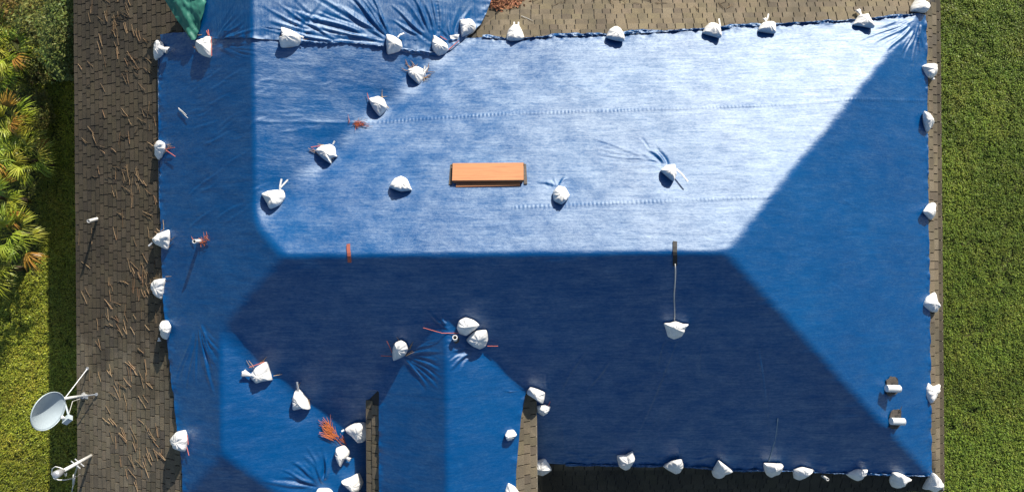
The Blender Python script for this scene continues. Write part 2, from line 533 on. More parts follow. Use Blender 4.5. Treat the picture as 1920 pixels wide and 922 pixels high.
fan('main', (1722, 34), [(1590, 62), (1600, 85), (1640, 105), (1670, 125), (1690, 140), (1712, 140), (1730, 120)], 14, 0.028, 0.016, 8)
fan('main', (1256, 318), [(1190, 292), (1210, 278), (1235, 275)], 4, 0.03, 0.02, 9)
fan('main', (1240, 300), [(1080, 252), (1100, 290), (1120, 320), (1180, 240)], 10, 0.022, 0.006, 10)
fan('main', (372, 600), [(330, 720), (360, 740), (395, 740), (415, 722), (418, 690), (416, 655)], 14, 0.028, 0.013, 11)
fan('main', (756, 662), [(832, 632), (838, 660), (836, 690), (838, 730), (810, 752)], 14, 0.025, 0.017, 12)
fan('main', (892, 652), [(830, 636), (832, 655), (838, 672), (850, 700)], 7, 0.026, 0.018, 13)
fan('main', (612, 912), [(480, 900), (520, 868), (560, 840), (590, 820), (615, 830)], 15, 0.026, 0.018, 14)
fan('main', (845, 622), [(790, 575), (810, 570), (830, 580)], 5, 0.024, 0.012, 15)
fan('main', (1040, 352), [(1000, 335), (1060, 328), (1090, 352)], 6, 0.024, 0.012, 16)
fan('main', (1000, 735), [(960, 700), (940, 720), (930, 745)], 4, 0.024, 0.01, 17)
for a, b in [((1272, 632), (1180, 840)), ((1420, 640), (1442, 850)), ((1092, 660), (1045, 742)), ((1140, 675), (1098, 735)),
             ((1456, 790), (1440, 860)), ((1240, 640), (1232, 700)), ((1310, 650), (1312, 705)), ((700, 742), (745, 800)), ((712, 735), (765, 790))]:
    fold('main', a, b, 0.026, 0.022)
for i in range(26):     # shallow creases on the left slope and along the hips
    x = random.uniform(350, 480); y = random.uniform(150, 460)
    L = random.uniform(18, 60)
    fold('main', (x, y), (x + L, y - L * random.uniform(0.35, 0.9)), 0.026, random.uniform(0.003, 0.008))
for i in range(30):
    x = random.uniform(1010, 1500); y = random.uniform(640, 850)
    L = random.uniform(20, 80)
    fold('main', (x, y), (x + random.uniform(-12, 12), y + L), 0.024, random.uniform(0.004, 0.011))
for i in range(40):
    x = random.uniform(1420, 1720); y = random.uniform(180, 840)
    L = random.uniform(15, 60); a_ = random.choice((0.2, 0.5, -0.4, 1.3, -1.2)) + random.uniform(-0.2, 0.2)
    if x > 1430 + abs(y - 470) * 0.8: fold('main', (x, y), (x + L * math.cos(a_), y + L * math.sin(a_)), 0.024, random.uniform(0.001, 0.004))
for i in range(60):
    x = random.uniform(520, 1450); y = random.uniform(110, 460)
    L = random.uniform(25, 90); a_ = random.gauss(0, 0.12)
    if x < 1690 - (y - 50) * 0.85: fold('main', (x, y), (x + L * math.cos(a_), y + L * math.sin(a_)), 0.022, random.uniform(0.001, 0.004))
for i in range(22):
    x = random.uniform(1000, 1700); y = random.uniform(846, 874)
    fold('main', (x, y), (x + random.uniform(15, 45), y + random.uniform(-8, 8)), 0.03, random.uniform(0.004, 0.016))

# welded seams: polyline in photo points, with puckers across them
SEAMS = {'main': [([(486, 230), (560, 231), (660, 232), (800, 224), (960, 215), (1130, 210), (1290, 205), (1480, 198), (1735, 191)], 660),
                  ([(960, 390), (1150, 382), (1300, 376), (1440, 371)], 0)],
         'up': [([(633, -60), (634, 0), (637, 40), (640, 82)], 0), ([(816, -60), (818, 0), (822, 40), (828, 95)], 0)],
         'mw': []}
BAG_C = []     # filled below from the bag table: centre of each bag in plan

def tarp_z(x, y, key, poly, dist, k=0.07, kv=0.16, mw=True):
    z = roof_h(x, y, mw, k, kv)
    z += 0.012 * vnoise(x * 0.9, y * 0.8, 3) + 0.006 * vnoise(x * 2.3, y * 2.6, 4) + 0.0022 * vnoise(x * 3.0, y * 14.0, 5) + 0.0015 * vnoise(x * 7.0, y * 8.0, 8)
    near = np.exp(-dist / 0.09)
    z += near * (0.022 * vnoise(x * 7, y * 7, 6) + 0.012 * vnoise(x * 17, y * 17, 7) + 0.012)
    for (a, b, w, amp) in FOLDS.get(key, []):
        ax, ay = a; bx, by = b
        L = math.hypot(bx - ax, by - ay)
        if L < 1e-3: continue
        ux, uy = (bx - ax) / L, (by - ay) / L
        mrg = 4 * w
        sel = np.nonzero((x > min(ax, bx) - mrg) & (x < max(ax, bx) + mrg) & (y > min(ay, by) - mrg) & (y < max(ay, by) + mrg))[0]
        if len(sel) == 0: continue
        dx, dy = x[sel] - ax, y[sel] - ay
        t = (dx * ux + dy * uy) / L
        d = dx * -uy + dy * ux + 0.02 * np.sin(t * 5 + ax * 9)
        prof = np.exp(-(d / w) ** 2) - 0.5 * np.exp(-((d - 1.7 * w) / (w * 0.9)) ** 2)
        tt = np.clip(t, 0, 1)
        env = np.where((t >= 0) & (t <= 1), np.sin(np.pi * tt ** 0.65) ** 0.8, 0)
        z[sel] += amp * prof * env
    for pts, start in SEAMS.get(key, []):
        W = [atp(*p) for p in pts]
        s0 = 0.0
        for i in range(len(W) - 1):
            ax, ay = W[i]; bx, by = W[i + 1]
            L = math.hypot(bx - ax, by - ay)
            ux, uy = (bx - ax) / L, (by - ay) / L
            sel = np.nonzero((x > min(ax, bx) - 0.15) & (x < max(ax, bx) + 0.15) & (y > min(ay, by) - 0.15) & (y < max(ay, by) + 0.15))[0]
            if len(sel):
                dx, dy = x[sel] - ax, y[sel] - ay
                t = dx * ux + dy * uy
                d = dx * -uy + dy * ux
                on = (t >= 0) & (t < L)
                g = np.exp(-((d - 0.01) / 0.025) ** 2) * on
                puck = 1.0 if pts[i][0] >= start else 0.25
                z[sel] += 0.007 * g + puck * (0.004 + 0.003 * vnoise(x[sel] * 2, y[sel] * 2, 10)) * g * np.sin((s0 + t) * 2 * math.pi / 0.07 + 2.0 * vnoise(x[sel] * 3, y[sel] * 3, 9))
            s0 += L
    for (bx, by, dep) in BAG_C:
        d2 = (x - bx) ** 2 + (y - by) ** 2
        sel = np.nonzero(d2 < 1.0)[0]
        if len(sel): z[sel] -= dep * np.exp(-d2[sel] / 0.10)
    return z

def make_tarp(name, key, poly, step, off, mat, label, mw=True, cut=None, zf=None):
    xs = [p[0] for p in poly]; ys = [p[1] for p in poly]
    gx = np.arange(min(xs) - step, max(xs) + 2 * step, step); gy = np.arange(min(ys) - step, max(ys) + 2 * step, step)
    if cut is not None:
        (cx0, cx1, cy) = cut
        for v in (cx0, cx1): gx[np.argmin(abs(gx - v))] = v
        gy[np.argmin(abs(gy - cy))] = cy
    X, Y = np.meshgrid(gx, gy)
    nx, ny = len(gx), len(gy)
    ins = inside(poly, X, Y)
    cell = ins[:-1, :-1] | ins[1:, :-1] | ins[:-1, 1:] | ins[1:, 1:]
    cxm = (X[:-1, :-1] + X[1:, 1:]) / 2; cym = (Y[:-1, :-1] + Y[1:, 1:]) / 2
    if cut is not None:
        cell &= ~((cym < cy) & (cxm > cx0) & (cxm < cx1))
    ii, jj = np.nonzero(cell)
    v00 = ii * nx + jj
    F = np.stack([v00, v00 + 1, v00 + nx + 1, v00 + nx], 1)
    used = np.unique(F)
    remap = np.full(nx * ny, -1); remap[used] = np.arange(len(used))
    F = remap[F]
    x = X.ravel()[used].copy(); y = Y.ravel()[used].copy(); inn = ins.ravel()[used]
    dist, qx, qy = edge_near(poly, x, y)
    o = ~inn
    x[o] = qx[o]; y[o] = qy[o]; dist[o] = 0
    z = zf(x, y, dist) if zf else tarp_z(x, y, key, poly, dist, mw=mw)
    if cut is not None and mw:
        low = (y < cy - 1e-4)
        z2 = tarp_z(x[low], y[low], key, poly, dist[low], mw=False)
        z[low] = z2
        edge = (np.abs(y - cy) < 1e-3) & ((x < cx0 + 1e-3) | (x > cx1 - 1e-3))
        z[edge] = tarp_z(x[edge], y[edge], key, poly, dist[edge], mw=False)
    me = np_mesh(name, np.stack([x, y, z + ZE + off], 1), F)
    o = link_mesh(name, me, None, mat, True)
    return tag(o, label, 'tarp')
# ------------------------------------------------------------------ sandbag table
# outline seen from above (photo points), height, depth of the dent in the tarp, ties, label
def Z(x0, y0, s, pts):
    return [(x0 + a / s, y0 + b / s) for a, b in pts]
BAGS = []
def B(outline, h, dent, label, neck=None, strips=(), strings=(), mw=True, dz=0.0):
    BAGS.append(dict(o=outline, h=h, dent=dent, label=label, neck=neck, strips=strips, strings=strings, mw=mw, dz=dz))
a = (270, 0, 6.147)
B(Z(*a, [(150, 470), (230, 500), (262, 570), (240, 640), (150, 705), (125, 660), (120, 560)]), .19, 0.02,
  'crumpled white sandbag with flared tied neck at the top left corner of the blue tarp', neck=((308, 95), (320.5, 99), 8))
B(Z(*a, [(775, 430), (800, 520), (790, 675), (700, 655), (640, 610), (612, 550), (640, 500), (700, 455)]), .15, 0.02,
  'white sandbag with pink strings beside the tip of the green tarp', strings=[((395, 70), (390, 60)), ((396, 70), (393, 58)), ((400, 72), (401, 108))])
B(Z(*a, [(1610, 340), (1720, 370), (1815, 425), (1825, 500), (1790, 545), (1700, 560), (1600, 565), (1590, 485), (1640, 475), (1615, 420)]), .25, 0.02,
  'large white sandbag on the lapped tarp edge, left of the two wrinkle fans', strips=[((566, 72), (575, 76))])
a = (680, 0, 6.147)
B(Z(*a, [(288, 418), (380, 440), (450, 490), (467, 560), (430, 605), (300, 642), (283, 560)]), .22, 0.02,
  'white sandbag with one pale tie strip where tarp wrinkles fan out from the lapped edge', strips=[((748, 74), (752, 70), (760, 67))])
B(Z(*a, [(818, 422), (900, 462), (975, 520), (988, 580), (960, 625), (880, 655), (820, 612), (805, 550)]), .2, 0.04,
  'white sandbag at the foot of the stitched vertical tarp seam near the roof valley', strings=[((826, 70), (838, 77))])
B(Z(*a, [(1122, 245), (1250, 243), (1300, 290), (1307, 350), (1270, 395), (1150, 443), (1130, 340)]), .22, 0.02,
  'white sandbag with red tie on the tarp corner next to bare shingles and leaf litter', strings=[((869, 40), (871, 33)), ((868, 72), (842, 96))])
a = (880, 0, 6)
B(Z(*a, [(418, 455), (425, 390), (448, 335), (495, 298), (560, 302), (600, 375), (617, 445), (560, 468), (470, 475)]), .2, 0.02,
  'domed white sandbag with two tiny tie ends, on the tarp edge nearest the leaf litter', strips=[((964, 52), (964, 46)), ((972, 53), (972, 46))])
B(Z(*a, [(1530, 440), (1570, 350), (1630, 308), (1690, 328), (1722, 390), (1732, 485), (1640, 478)]), .22, 0.02,
  'smooth domed white sandbag without visible tie on the upper tarp edge')
a = (1300, 0, 9.22)
B(Z(*a, [(140, 600), (180, 500), (250, 430), (330, 410), (400, 430), (450, 500), (440, 690), (300, 660)]), .2, 0.02,
  'white sandbag with one upright tie strip on the upper tarp edge above the brightest glare', strips=[((1347, 53), (1345, 46), (1344, 40))])
B(Z(*a, [(1095, 560), (1130, 460), (1200, 405), (1300, 398), (1390, 450), (1392, 600), (1250, 590)]), .19, 0.02,
  'white sandbag with knotted top and thin strip on the upper tarp edge', neck=((1433, 44), (1430, 38), 5), strips=[((1434, 41), (1436, 31))])
a = (1560, 0, 7.686)
B(Z(*a, [(272, 380), (330, 285), (370, 232), (490, 212), (530, 280), (552, 435), (420, 410)]), .18, 0.02,
  'flat white sandbag with folded neck sticking up left, upper tarp edge near the hip', neck=((1609, 31), (1603.5, 22), 7))
B(Z(*a, [(1112, 110), (1190, -5), (1280, 38), (1362, 90), (1362, 145), (1310, 205), (1230, 198), (1110, 182)]), .24, 0.0,
  'white sandbag on bare shingles at the upper right corner point of the big tarp')
a = (1680, 80, 4.61)
B(Z(*a, [(208, 215), (260, 190), (320, 198), (335, 240), (322, 290), (295, 318), (250, 300)]), .2, 0.0,
  'round white sandbag with dimpled top, uppermost on the right tarp edge', neck=((1743.5, 148), (1744, 152), 5))
B(Z(*a, [(212, 603), (290, 630), (313, 665), (290, 740), (245, 778), (208, 690)]), .2, 0.0,
  'pointed white sandbag on the right tarp edge, second below the corner bag')
a = (1680, 340, 3.07)
B(Z(*a, [(130, 175), (170, 135), (210, 122), (224, 165), (215, 200), (190, 222), (150, 195)]), .2, 0.0,
  'white sandbag with a small top ear, right tarp edge, just above the ridge level')
B(Z(*a, [(148, 712), (165, 665), (212, 636), (215, 680), (232, 710), (222, 750), (190, 748)]), .2, 0.0,
  'white sandbag on the right tarp edge beside the middle of the lower hip line')
a = (1600, 680, 3.81)
B(Z(*a, [(508, 185), (522, 138), (560, 165), (605, 148), (607, 190), (585, 215), (573, 250), (533, 282), (510, 230)]), .16, 0.0,
  'flattened heart shaped white sandbag on the right tarp edge beside the two vents')
a = (1570, 820, 8.727)
B(Z(*a, [(1512, 545), (1600, 620), (1645, 700), (1620, 815), (1540, 862), (1440, 818), (1366, 812), (1430, 680)]), .25, 0.0,
  'big pointed white sandbag at the lower right corner of the big tarp')
B(Z(*a, [(868, 556), (960, 548), (1060, 590), (1185, 660), (1090, 692), (1030, 755), (930, 802), (860, 775), (825, 680)]), .22, 0.01,
  'white sandbag tapering to a point on its right, next to the lower right corner bag')
B(Z(*a, [(115, 577), (200, 530), (300, 488), (380, 500), (458, 500), (430, 590), (370, 682), (270, 682), (190, 640)]), .2, 0.01,
  'wide white sandbag with two pointed ears, lower tarp edge, right of the small pipe')
a = (1400, 820, 9.04)
B(Z(*a, [(760, 525), (900, 468), (1000, 490), (1082, 515), (1030, 590), (960, 682), (870, 712), (790, 675)]), .2, 0.01,
  'white sandbag with a creased top on the lower tarp edge left of the small pipe', neck=((1517, 878), (1519.5, 876.5), 4))
B(Z(*a, [(248, 398), (380, 398), (470, 402), (555, 408), (562, 480), (530, 590), (400, 662), (320, 612), (270, 520)]), .22, 0.01,
  'deep U shaped white sandbag hanging on the lower tarp edge under a thin rope line')
a = (1120, 820, 6.4)
B(Z(*a, [(1430, 245), (1520, 310), (1622, 392), (1540, 430), (1470, 488), (1390, 462), (1363, 390), (1400, 310)]), .22, 0.01,
  'crinkled teardrop white sandbag pointing up right on the lower tarp edge')
B(Z(*a, [(778, 325), (860, 258), (920, 240), (988, 232), (1018, 320), (990, 390), (920, 418), (850, 382)]), .22, 0.01,
  'round white sandbag with a pointed left corner on the lower tarp edge')
B(Z(*a, [(228, 200), (330, 188), (412, 148), (438, 220), (410, 290), (375, 350), (325, 372), (250, 322)]), .22, 0.01,
  'white sandbag leftmost in the lower edge row right of the raised entry roof')
a = (1200, 430, 4.19)
B(Z(*a, [(178, 733), (225, 728), (270, 716), (330, 735), (372, 740), (342, 780), (320, 832), (260, 857), (212, 835), (195, 780)]), .2, 0.02,
  'lone white sandbag hanging at the lower end of a rope over the ridge')
B([(997, 876), (1003, 862), (1022, 858), (1034, 878), (1018, 889), (1004, 886)], .2, 0.0,
  'white sandbag at the shaded eave just right of the raised shingle strip', mw=False)
a = (900, 720, 4.564)
B(Z(*a, [(430, 12), (552, 58), (535, 145), (460, 105), (398, 66)]), .2, 0.0,
  'white sandbag at the top of the pale shingle strip of the entry roof', mw=True, dz=0.03)
B([(1006, 759), (1021, 756), (1032, 760), (1027, 770), (1018, 777), (1008, 771)], .16, 0.0,
  'small white sandbag just below the bag that tops the pale shingle strip', mw=False, strings=[((1028, 758), (1031, 750))])
B([(947, 812), (952, 804), (963, 803), (969, 812), (959, 821), (951, 823)], .15, 0.0,
  'small white sandbag on the entry roof tarp against the pale shingle strip')
B([(953, 903), (966, 910), (975, 924), (968, 934), (950, 934), (947, 918)], .2, 0.0,
  'white sandbag at the bottom edge on the entry roof tarp beside the pale shingle strip')
a = (700, 560, 5.76)
B(Z(*a, [(220, 520), (250, 462), (310, 440), (362, 470), (383, 530), (350, 602), (230, 658), (215, 590)]), .22, 0.02,
  'teardrop white sandbag with red string and straw on its left, beside the entry roof wrinkles', strings=[((737, 660), (732, 648), (727, 638)), ((736, 666), (716, 665))])
B(Z(*a, [(905, 305), (930, 230), (1000, 196), (1090, 225), (1148, 278), (1080, 342), (1010, 392), (930, 372)]), .22, 0.02,
  'upper one of the two white sandbags that touch near the entry roof ridge', strings=[((860, 623), (830, 623), (795, 613))])
B(Z(*a, [(1005, 438), (1100, 342), (1222, 330), (1242, 430), (1212, 505), (1150, 534), (1060, 495)]), .22, 0.02,
  'lower one of the two white sandbags that touch near the entry roof ridge', strings=[((914, 647), (934, 647))])
a = (440, 650, 6.144)
B(Z(*a, [(388, 158), (420, 260), (443, 372), (350, 384), (280, 404), (225, 370), (205, 310), (270, 220)]), .24, 0.04,
  'white sandbag with a tied neck on its left, in the near left roof valley', neck=((474, 701), (460, 697), 9), strings=[((500, 676), (470, 687))])
B(Z(*a, [(718, 490), (770, 480), (850, 590), (884, 702), (800, 694), (690, 718), (682, 600)]), .24, 0.04,
  'white sandbag with a thin upright tie, second in the near left roof valley', neck=((563, 731), (562, 727), 5), strips=[((565, 727), (564, 720), (562.5, 712))])
a = (560, 740, 5.065)
B(Z(*a, [(370, 490), (440, 470), (490, 520), (482, 570), (440, 602), (405, 670), (370, 602), (355, 540)]), .22, 0.04,
  'white sandbag at the foot of a bright orange clump of pine straw', neck=((649, 853), (659, 858), 6), mw=False)
B(Z(*a, [(452, 310), (540, 252), (630, 250), (690, 300), (690, 370), (632, 425), (580, 434), (520, 382)]), .26, 0.0,
  'bluish shaded white sandbag half under the dark shingle strip of the entry roof', mw=False, strips=[((649, 801), (645, 803))])
B(Z(*a, [(418, 800), (500, 762), (582, 722), (625, 810), (600, 870), (560, 905), (490, 862)]), .28, 0.0,
  'shaded white sandbag with one sunlit corner, lower left of the dark shingle strip', mw=False)
B([(594, 920), (599, 913), (617, 913), (625, 919), (627, 932), (612, 938), (596, 932)], .24, 0.05,
  'sunlit white sandbag at the bottom edge where a fan of wrinkles starts', mw=False)
B([(664, 924), (670, 919), (678, 921), (683, 930), (675, 940), (664, 936)], .2, 0.0,
  'white sandbag mostly cut off at the bottom edge under the shaded bag', mw=False)
a = (140, 640, 3.268)
B(Z(*a, [(603, 592), (640, 545), (693, 533), (708, 590), (695, 660), (640, 637)]), .24, 0.0,
  'white sandbag on the left tarp edge nearest the two antennas', strings=[((355, 834), (359, 850)), ((356, 812), (358, 830))])
a = (270, 480, 4.61)
B(Z(*a, [(148, 620), (165, 558), (230, 552), (267, 600), (257, 650), (225, 712), (165, 702)]), .22, 0.0,
  'white sandbag with a small knot below it on the left tarp edge', neck=((304, 633), (304, 637.5), 5))
B(Z(*a, [(68, 270), (95, 208), (197, 192), (190, 270), (165, 370), (110, 330)]), .22, 0.0,
  'white sandbag on the left tarp edge level with the lower end of the ridge rope')
a = (270, 250, 4.01)
B(Z(*a, [(83, 800), (120, 755), (205, 726), (212, 790), (195, 872), (120, 840)]), .22, 0.0,
  'white sandbag on the left tarp edge, level with the stub pipe on the tarp', strips=[((292, 455), (286, 461))])
B(Z(*a, [(77, 100), (90, 68), (125, 54), (180, 83), (180, 130), (150, 182), (120, 203), (95, 168)]), .22, 0.0,
  'rounded white sandbag with pale blue shaded front on the left tarp edge', strings=[((316, 281), (332, 278)), ((316, 283), (334, 295))])
a = (480, 300, 5.12)
B(Z(*a, [(62, 325), (150, 295), (270, 288), (292, 360), (240, 432), (153, 473), (110, 400)]), .22, 0.05,
  'white sandbag with two long tie strips forming a V, topmost in the roof valley', strips=[((530, 366), (531, 350), (534, 337)), ((531, 353), (546, 339))])
B(Z(*a, [(1290, 263), (1330, 190), (1400, 158), (1460, 190), (1490, 265), (1502, 292), (1400, 307)]), .24, 0.02,
  'domed white sandbag on the sunny slope left of the orange box')
a = (560, 160, 5.76)
B(Z(*a, [(183, 710), (250, 660), (350, 640), (405, 680), (412, 750), (424, 775), (362, 792), (357, 850), (280, 803), (230, 760)]), .22, 0.055,
  'white sandbag with red and white ties on its left, in the long roof valley', strips=[((628, 273), (632, 267))], strings=[((591, 282), (585, 277), (605, 274))])
B(Z(*a, [(763, 155), (860, 123), (930, 160), (962, 240), (950, 272), (880, 340), (810, 260)]), .22, 0.055,
  'white sandbag ringed by brown pine straw in the long roof valley', strings=[((693, 190), (690, 176))])
a = (480, 0, 2.975)
B(Z(*a, [(847, 392), (900, 376), (940, 395), (947, 425), (912, 474), (870, 440), (852, 420)]), .2, 0.055,
  'white sandbag with two short white ties in the long valley near the lapped tarp edge', strips=[((797, 135), (799, 128)), ((799, 138), (804, 131))])
a = (820, 300, 3.84)
B(Z(*a, [(1600, 78), (1640, 42), (1695, 38), (1712, 110), (1690, 155), (1640, 118)]), .24, 0.02,
  'white sandbag casting a sharp dark shadow on the sunny slope above the ridge strap', strips=[((1264, 318), (1274, 328), (1285, 342))])
B(Z(*a, [(830, 235), (870, 188), (920, 202), (950, 255), (930, 290), (890, 322), (838, 295)]), .2, 0.02,
  'white sandbag on the sunny slope just right of the orange box')

for bg_ in BAGS:
    W = [atp(px, py, bg_['mw']) for px, py in bg_['o']]
    cx = sum(p[0] for p in W) / len(W); cy = sum(p[1] for p in W) / len(W)
    bg_['W'] = W; bg_['c'] = (cx, cy)
    if bg_['dent'] > 0: BAG_C.append((cx, cy, bg_['dent']))

# ------------------------------------------------------------------ tarps
make_tarp('tarp', 'main', main_poly, 0.02, 0.05, M['tarp'],
          'huge blue tarp over the main hip roof, edges pinned by white sandbags', cut=(-2.55, 0.20, Y_TIP))
def up_z(x, y, dist):
    z = tarp_z(x, y, 'up', up_poly, dist)
    return z
make_tarp('tarp', 'up', up_poly, 0.02, 0.066, M['tarp_v'],
          'wrinkled blue tarp lapped over the big tarp on the wing beside the green tarp', zf=up_z)
make_tarp('tarp', 'mw', mw_poly, 0.03, 0.048, M['tarp'],
          'blue tarp on the raised entry roof between two bare shingle strips',
          zf=lambda x, y, d: tarp_z(x, y, 'mw', mw_poly, np.where(y > Y_TIP - 0.12, 1.0, d)))
gcx = sum(p[0] for p in green_poly) / len(green_poly)
def green_z(x, y, dist):
    z = roof_h(x, y, True, 0.07, 0.16)
    px0, py0 = green_poly[0][0], 0
    lift = 0.16 + 0.10 * np.clip((y - 4.0) / 0.9, 0, 1.5)
    left = np.clip((gcx - x) / 0.35, -1, 1)
    z = z + lift * (0.55 + 0.45 * left)
    z += 0.05 * vnoise(x * 6, y * 3.0, 21) + 0.045 * np.abs(vnoise(x * 8 + y * 5, y * 3.4 - x * 2, 22)) + 0.012 * vnoise(x * 22, y * 14, 23)
    return z
make_tarp('tarp', 'green', green_poly, 0.02, 0.06, M['green'],
          'crumpled green tarp hanging down to a point beside the blue tarp', zf=green_z)

tarps = [o for o in COL.objects if o.name.startswith('tarp')]
def hem(parent, px, width, amp, seed, side=1):
    """bunched free edge of a tarp: a crumpled band along part of its outline"""
    W = [atp(*p) for p in px]
    seg = [math.dist(W[i], W[i + 1]) for i in range(len(W) - 1)]
    n = int(sum(seg) / 0.018); m = 8
    path = []
    for k in range(n + 1):
        d = sum(seg) * k / n * 0.99999; i = 0
        while i < len(seg) - 1 and d > seg[i]: d -= seg[i]; i += 1
        t = d / seg[i]; a, b = W[i], W[i + 1]
        path.append((a[0] + (b[0] - a[0]) * t, a[1] + (b[1] - a[1]) * t, (b[0] - a[0]) / seg[i], (b[1] - a[1]) / seg[i]))
    P = np.array(path); S = np.linspace(0, sum(seg), n + 1)
    T = np.linspace(0, 1, m)
    SS, TT = np.meshgrid(S, T, indexing='ij')
    wv = width * (0.55 + 0.75 * np.clip(0.5 + vnoise(S * 1.9, S * 0 + seed, seed), 0, 1) + 0.25 * vnoise(S * 9, S * 0 + 2.2, seed + 1))
    off = (-0.02 + TT * wv[:, None]) * side
    X = P[:, 0:1] - P[:, 3:4] * off; Y = P[:, 1:2] + P[:, 2:3] * off
    cr = np.abs(vnoise(SS * 11 + TT * 2.0, TT * 2.2 + 3, seed + 2)) * amp + np.abs(vnoise(SS * 24 - TT * 3, TT * 4, seed + 3)) * amp * 0.7
    Zv = roof_h(X, Y, True, 0, 0) + ZE + 0.062 + cr * (0.35 + np.sin(np.pi * TT) * 0.9) - 0.02 * TT
    F = []
    for i in range(n):
        for j in range(m - 1):
            F.append((i * m + j, (i + 1) * m + j, (i + 1) * m + j + 1, i * m + j + 1))
    me = np_mesh('hem', np.stack([X, Y, Zv], 2).reshape(-1, 3), np.array(F))
    return link_mesh('hem', me, parent, M['tarp'], True)
hem(tarps[0], [(905, 72), (965, 74), (1050, 70), (1150, 66), (1240, 61), (1330, 56), (1400, 51), (1480, 46), (1560, 43), (1610, 38), (1680, 34), (1716, 28)], 0.07, 0.05, 61)
hem(tarps[0], [(1742, 890), (1700, 890), (1640, 886), (1560, 885), (1500, 882), (1440, 878), (1380, 880), (1320, 876), (1262, 872), (1200, 870), (1130, 870), (1060, 868)], 0.05, 0.05, 71)
hem(tarps[1], [(820, 102), (770, 96), (720, 90), (660, 84), (600, 82), (560, 79)], 0.06, 0.05, 81)
hem(tarps[0], [(303, 390), (302, 290), (301, 180), (301, 75)], 0.02, 0.014, 91, -1)
# a scrap of white plastic on the lapped corner
p = [atp(844, 70), atp(862, 68), atp(860, 76), atp(846, 76)]
g = np.linspace(0, 1, 10); U, V_ = np.meshgrid(g, g)
sx = (1 - U) * (1 - V_) * p[0][0] + U * (1 - V_) * p[1][0] + U * V_ * p[2][0] + (1 - U) * V_ * p[3][0]
sy = (1 - U) * (1 - V_) * p[0][1] + U * (1 - V_) * p[1][1] + U * V_ * p[2][1] + (1 - U) * V_ * p[3][1]
szz = roof_h(sx, sy) + ZE + 0.10 + 0.03 * np.abs(vnoise(sx * 14, sy * 14, 95))
idx_ = np.arange(100).reshape(10, 10)
F = np.stack([idx_[:-1, :-1], idx_[:-1, 1:], idx_[1:, 1:], idx_[1:, :-1]], 2).reshape(-1, 4)
tag(link_mesh('plastic_scrap', np_mesh('plastic_scrap', np.stack([sx, sy, szz], 2).reshape(-1, 3), F), None, M['sack'], True),
    'small white plastic scrap between two sandbags at the lapped tarp corner', 'scrap')

# heights of whatever lies on top, for things that rest there
def top_z(x, y, mw=True):
    xa = np.array([x]); ya_ = np.array([y])
    on_main = bool(inside(main_poly, xa, ya_)[0])
    z = float(roof_h(xa, ya_, mw, 0.07 if on_main else 0, 0.16 if on_main else 0)[0])
    for (bx, by, dep) in BAG_C:
        d2 = (x - bx) ** 2 + (y - by) ** 2
        if d2 < 1 and on_main: z -= dep * math.exp(-d2 / 0.10)
    return ZE + max(z, -0.05) + (0.05 if on_main else 0.01)

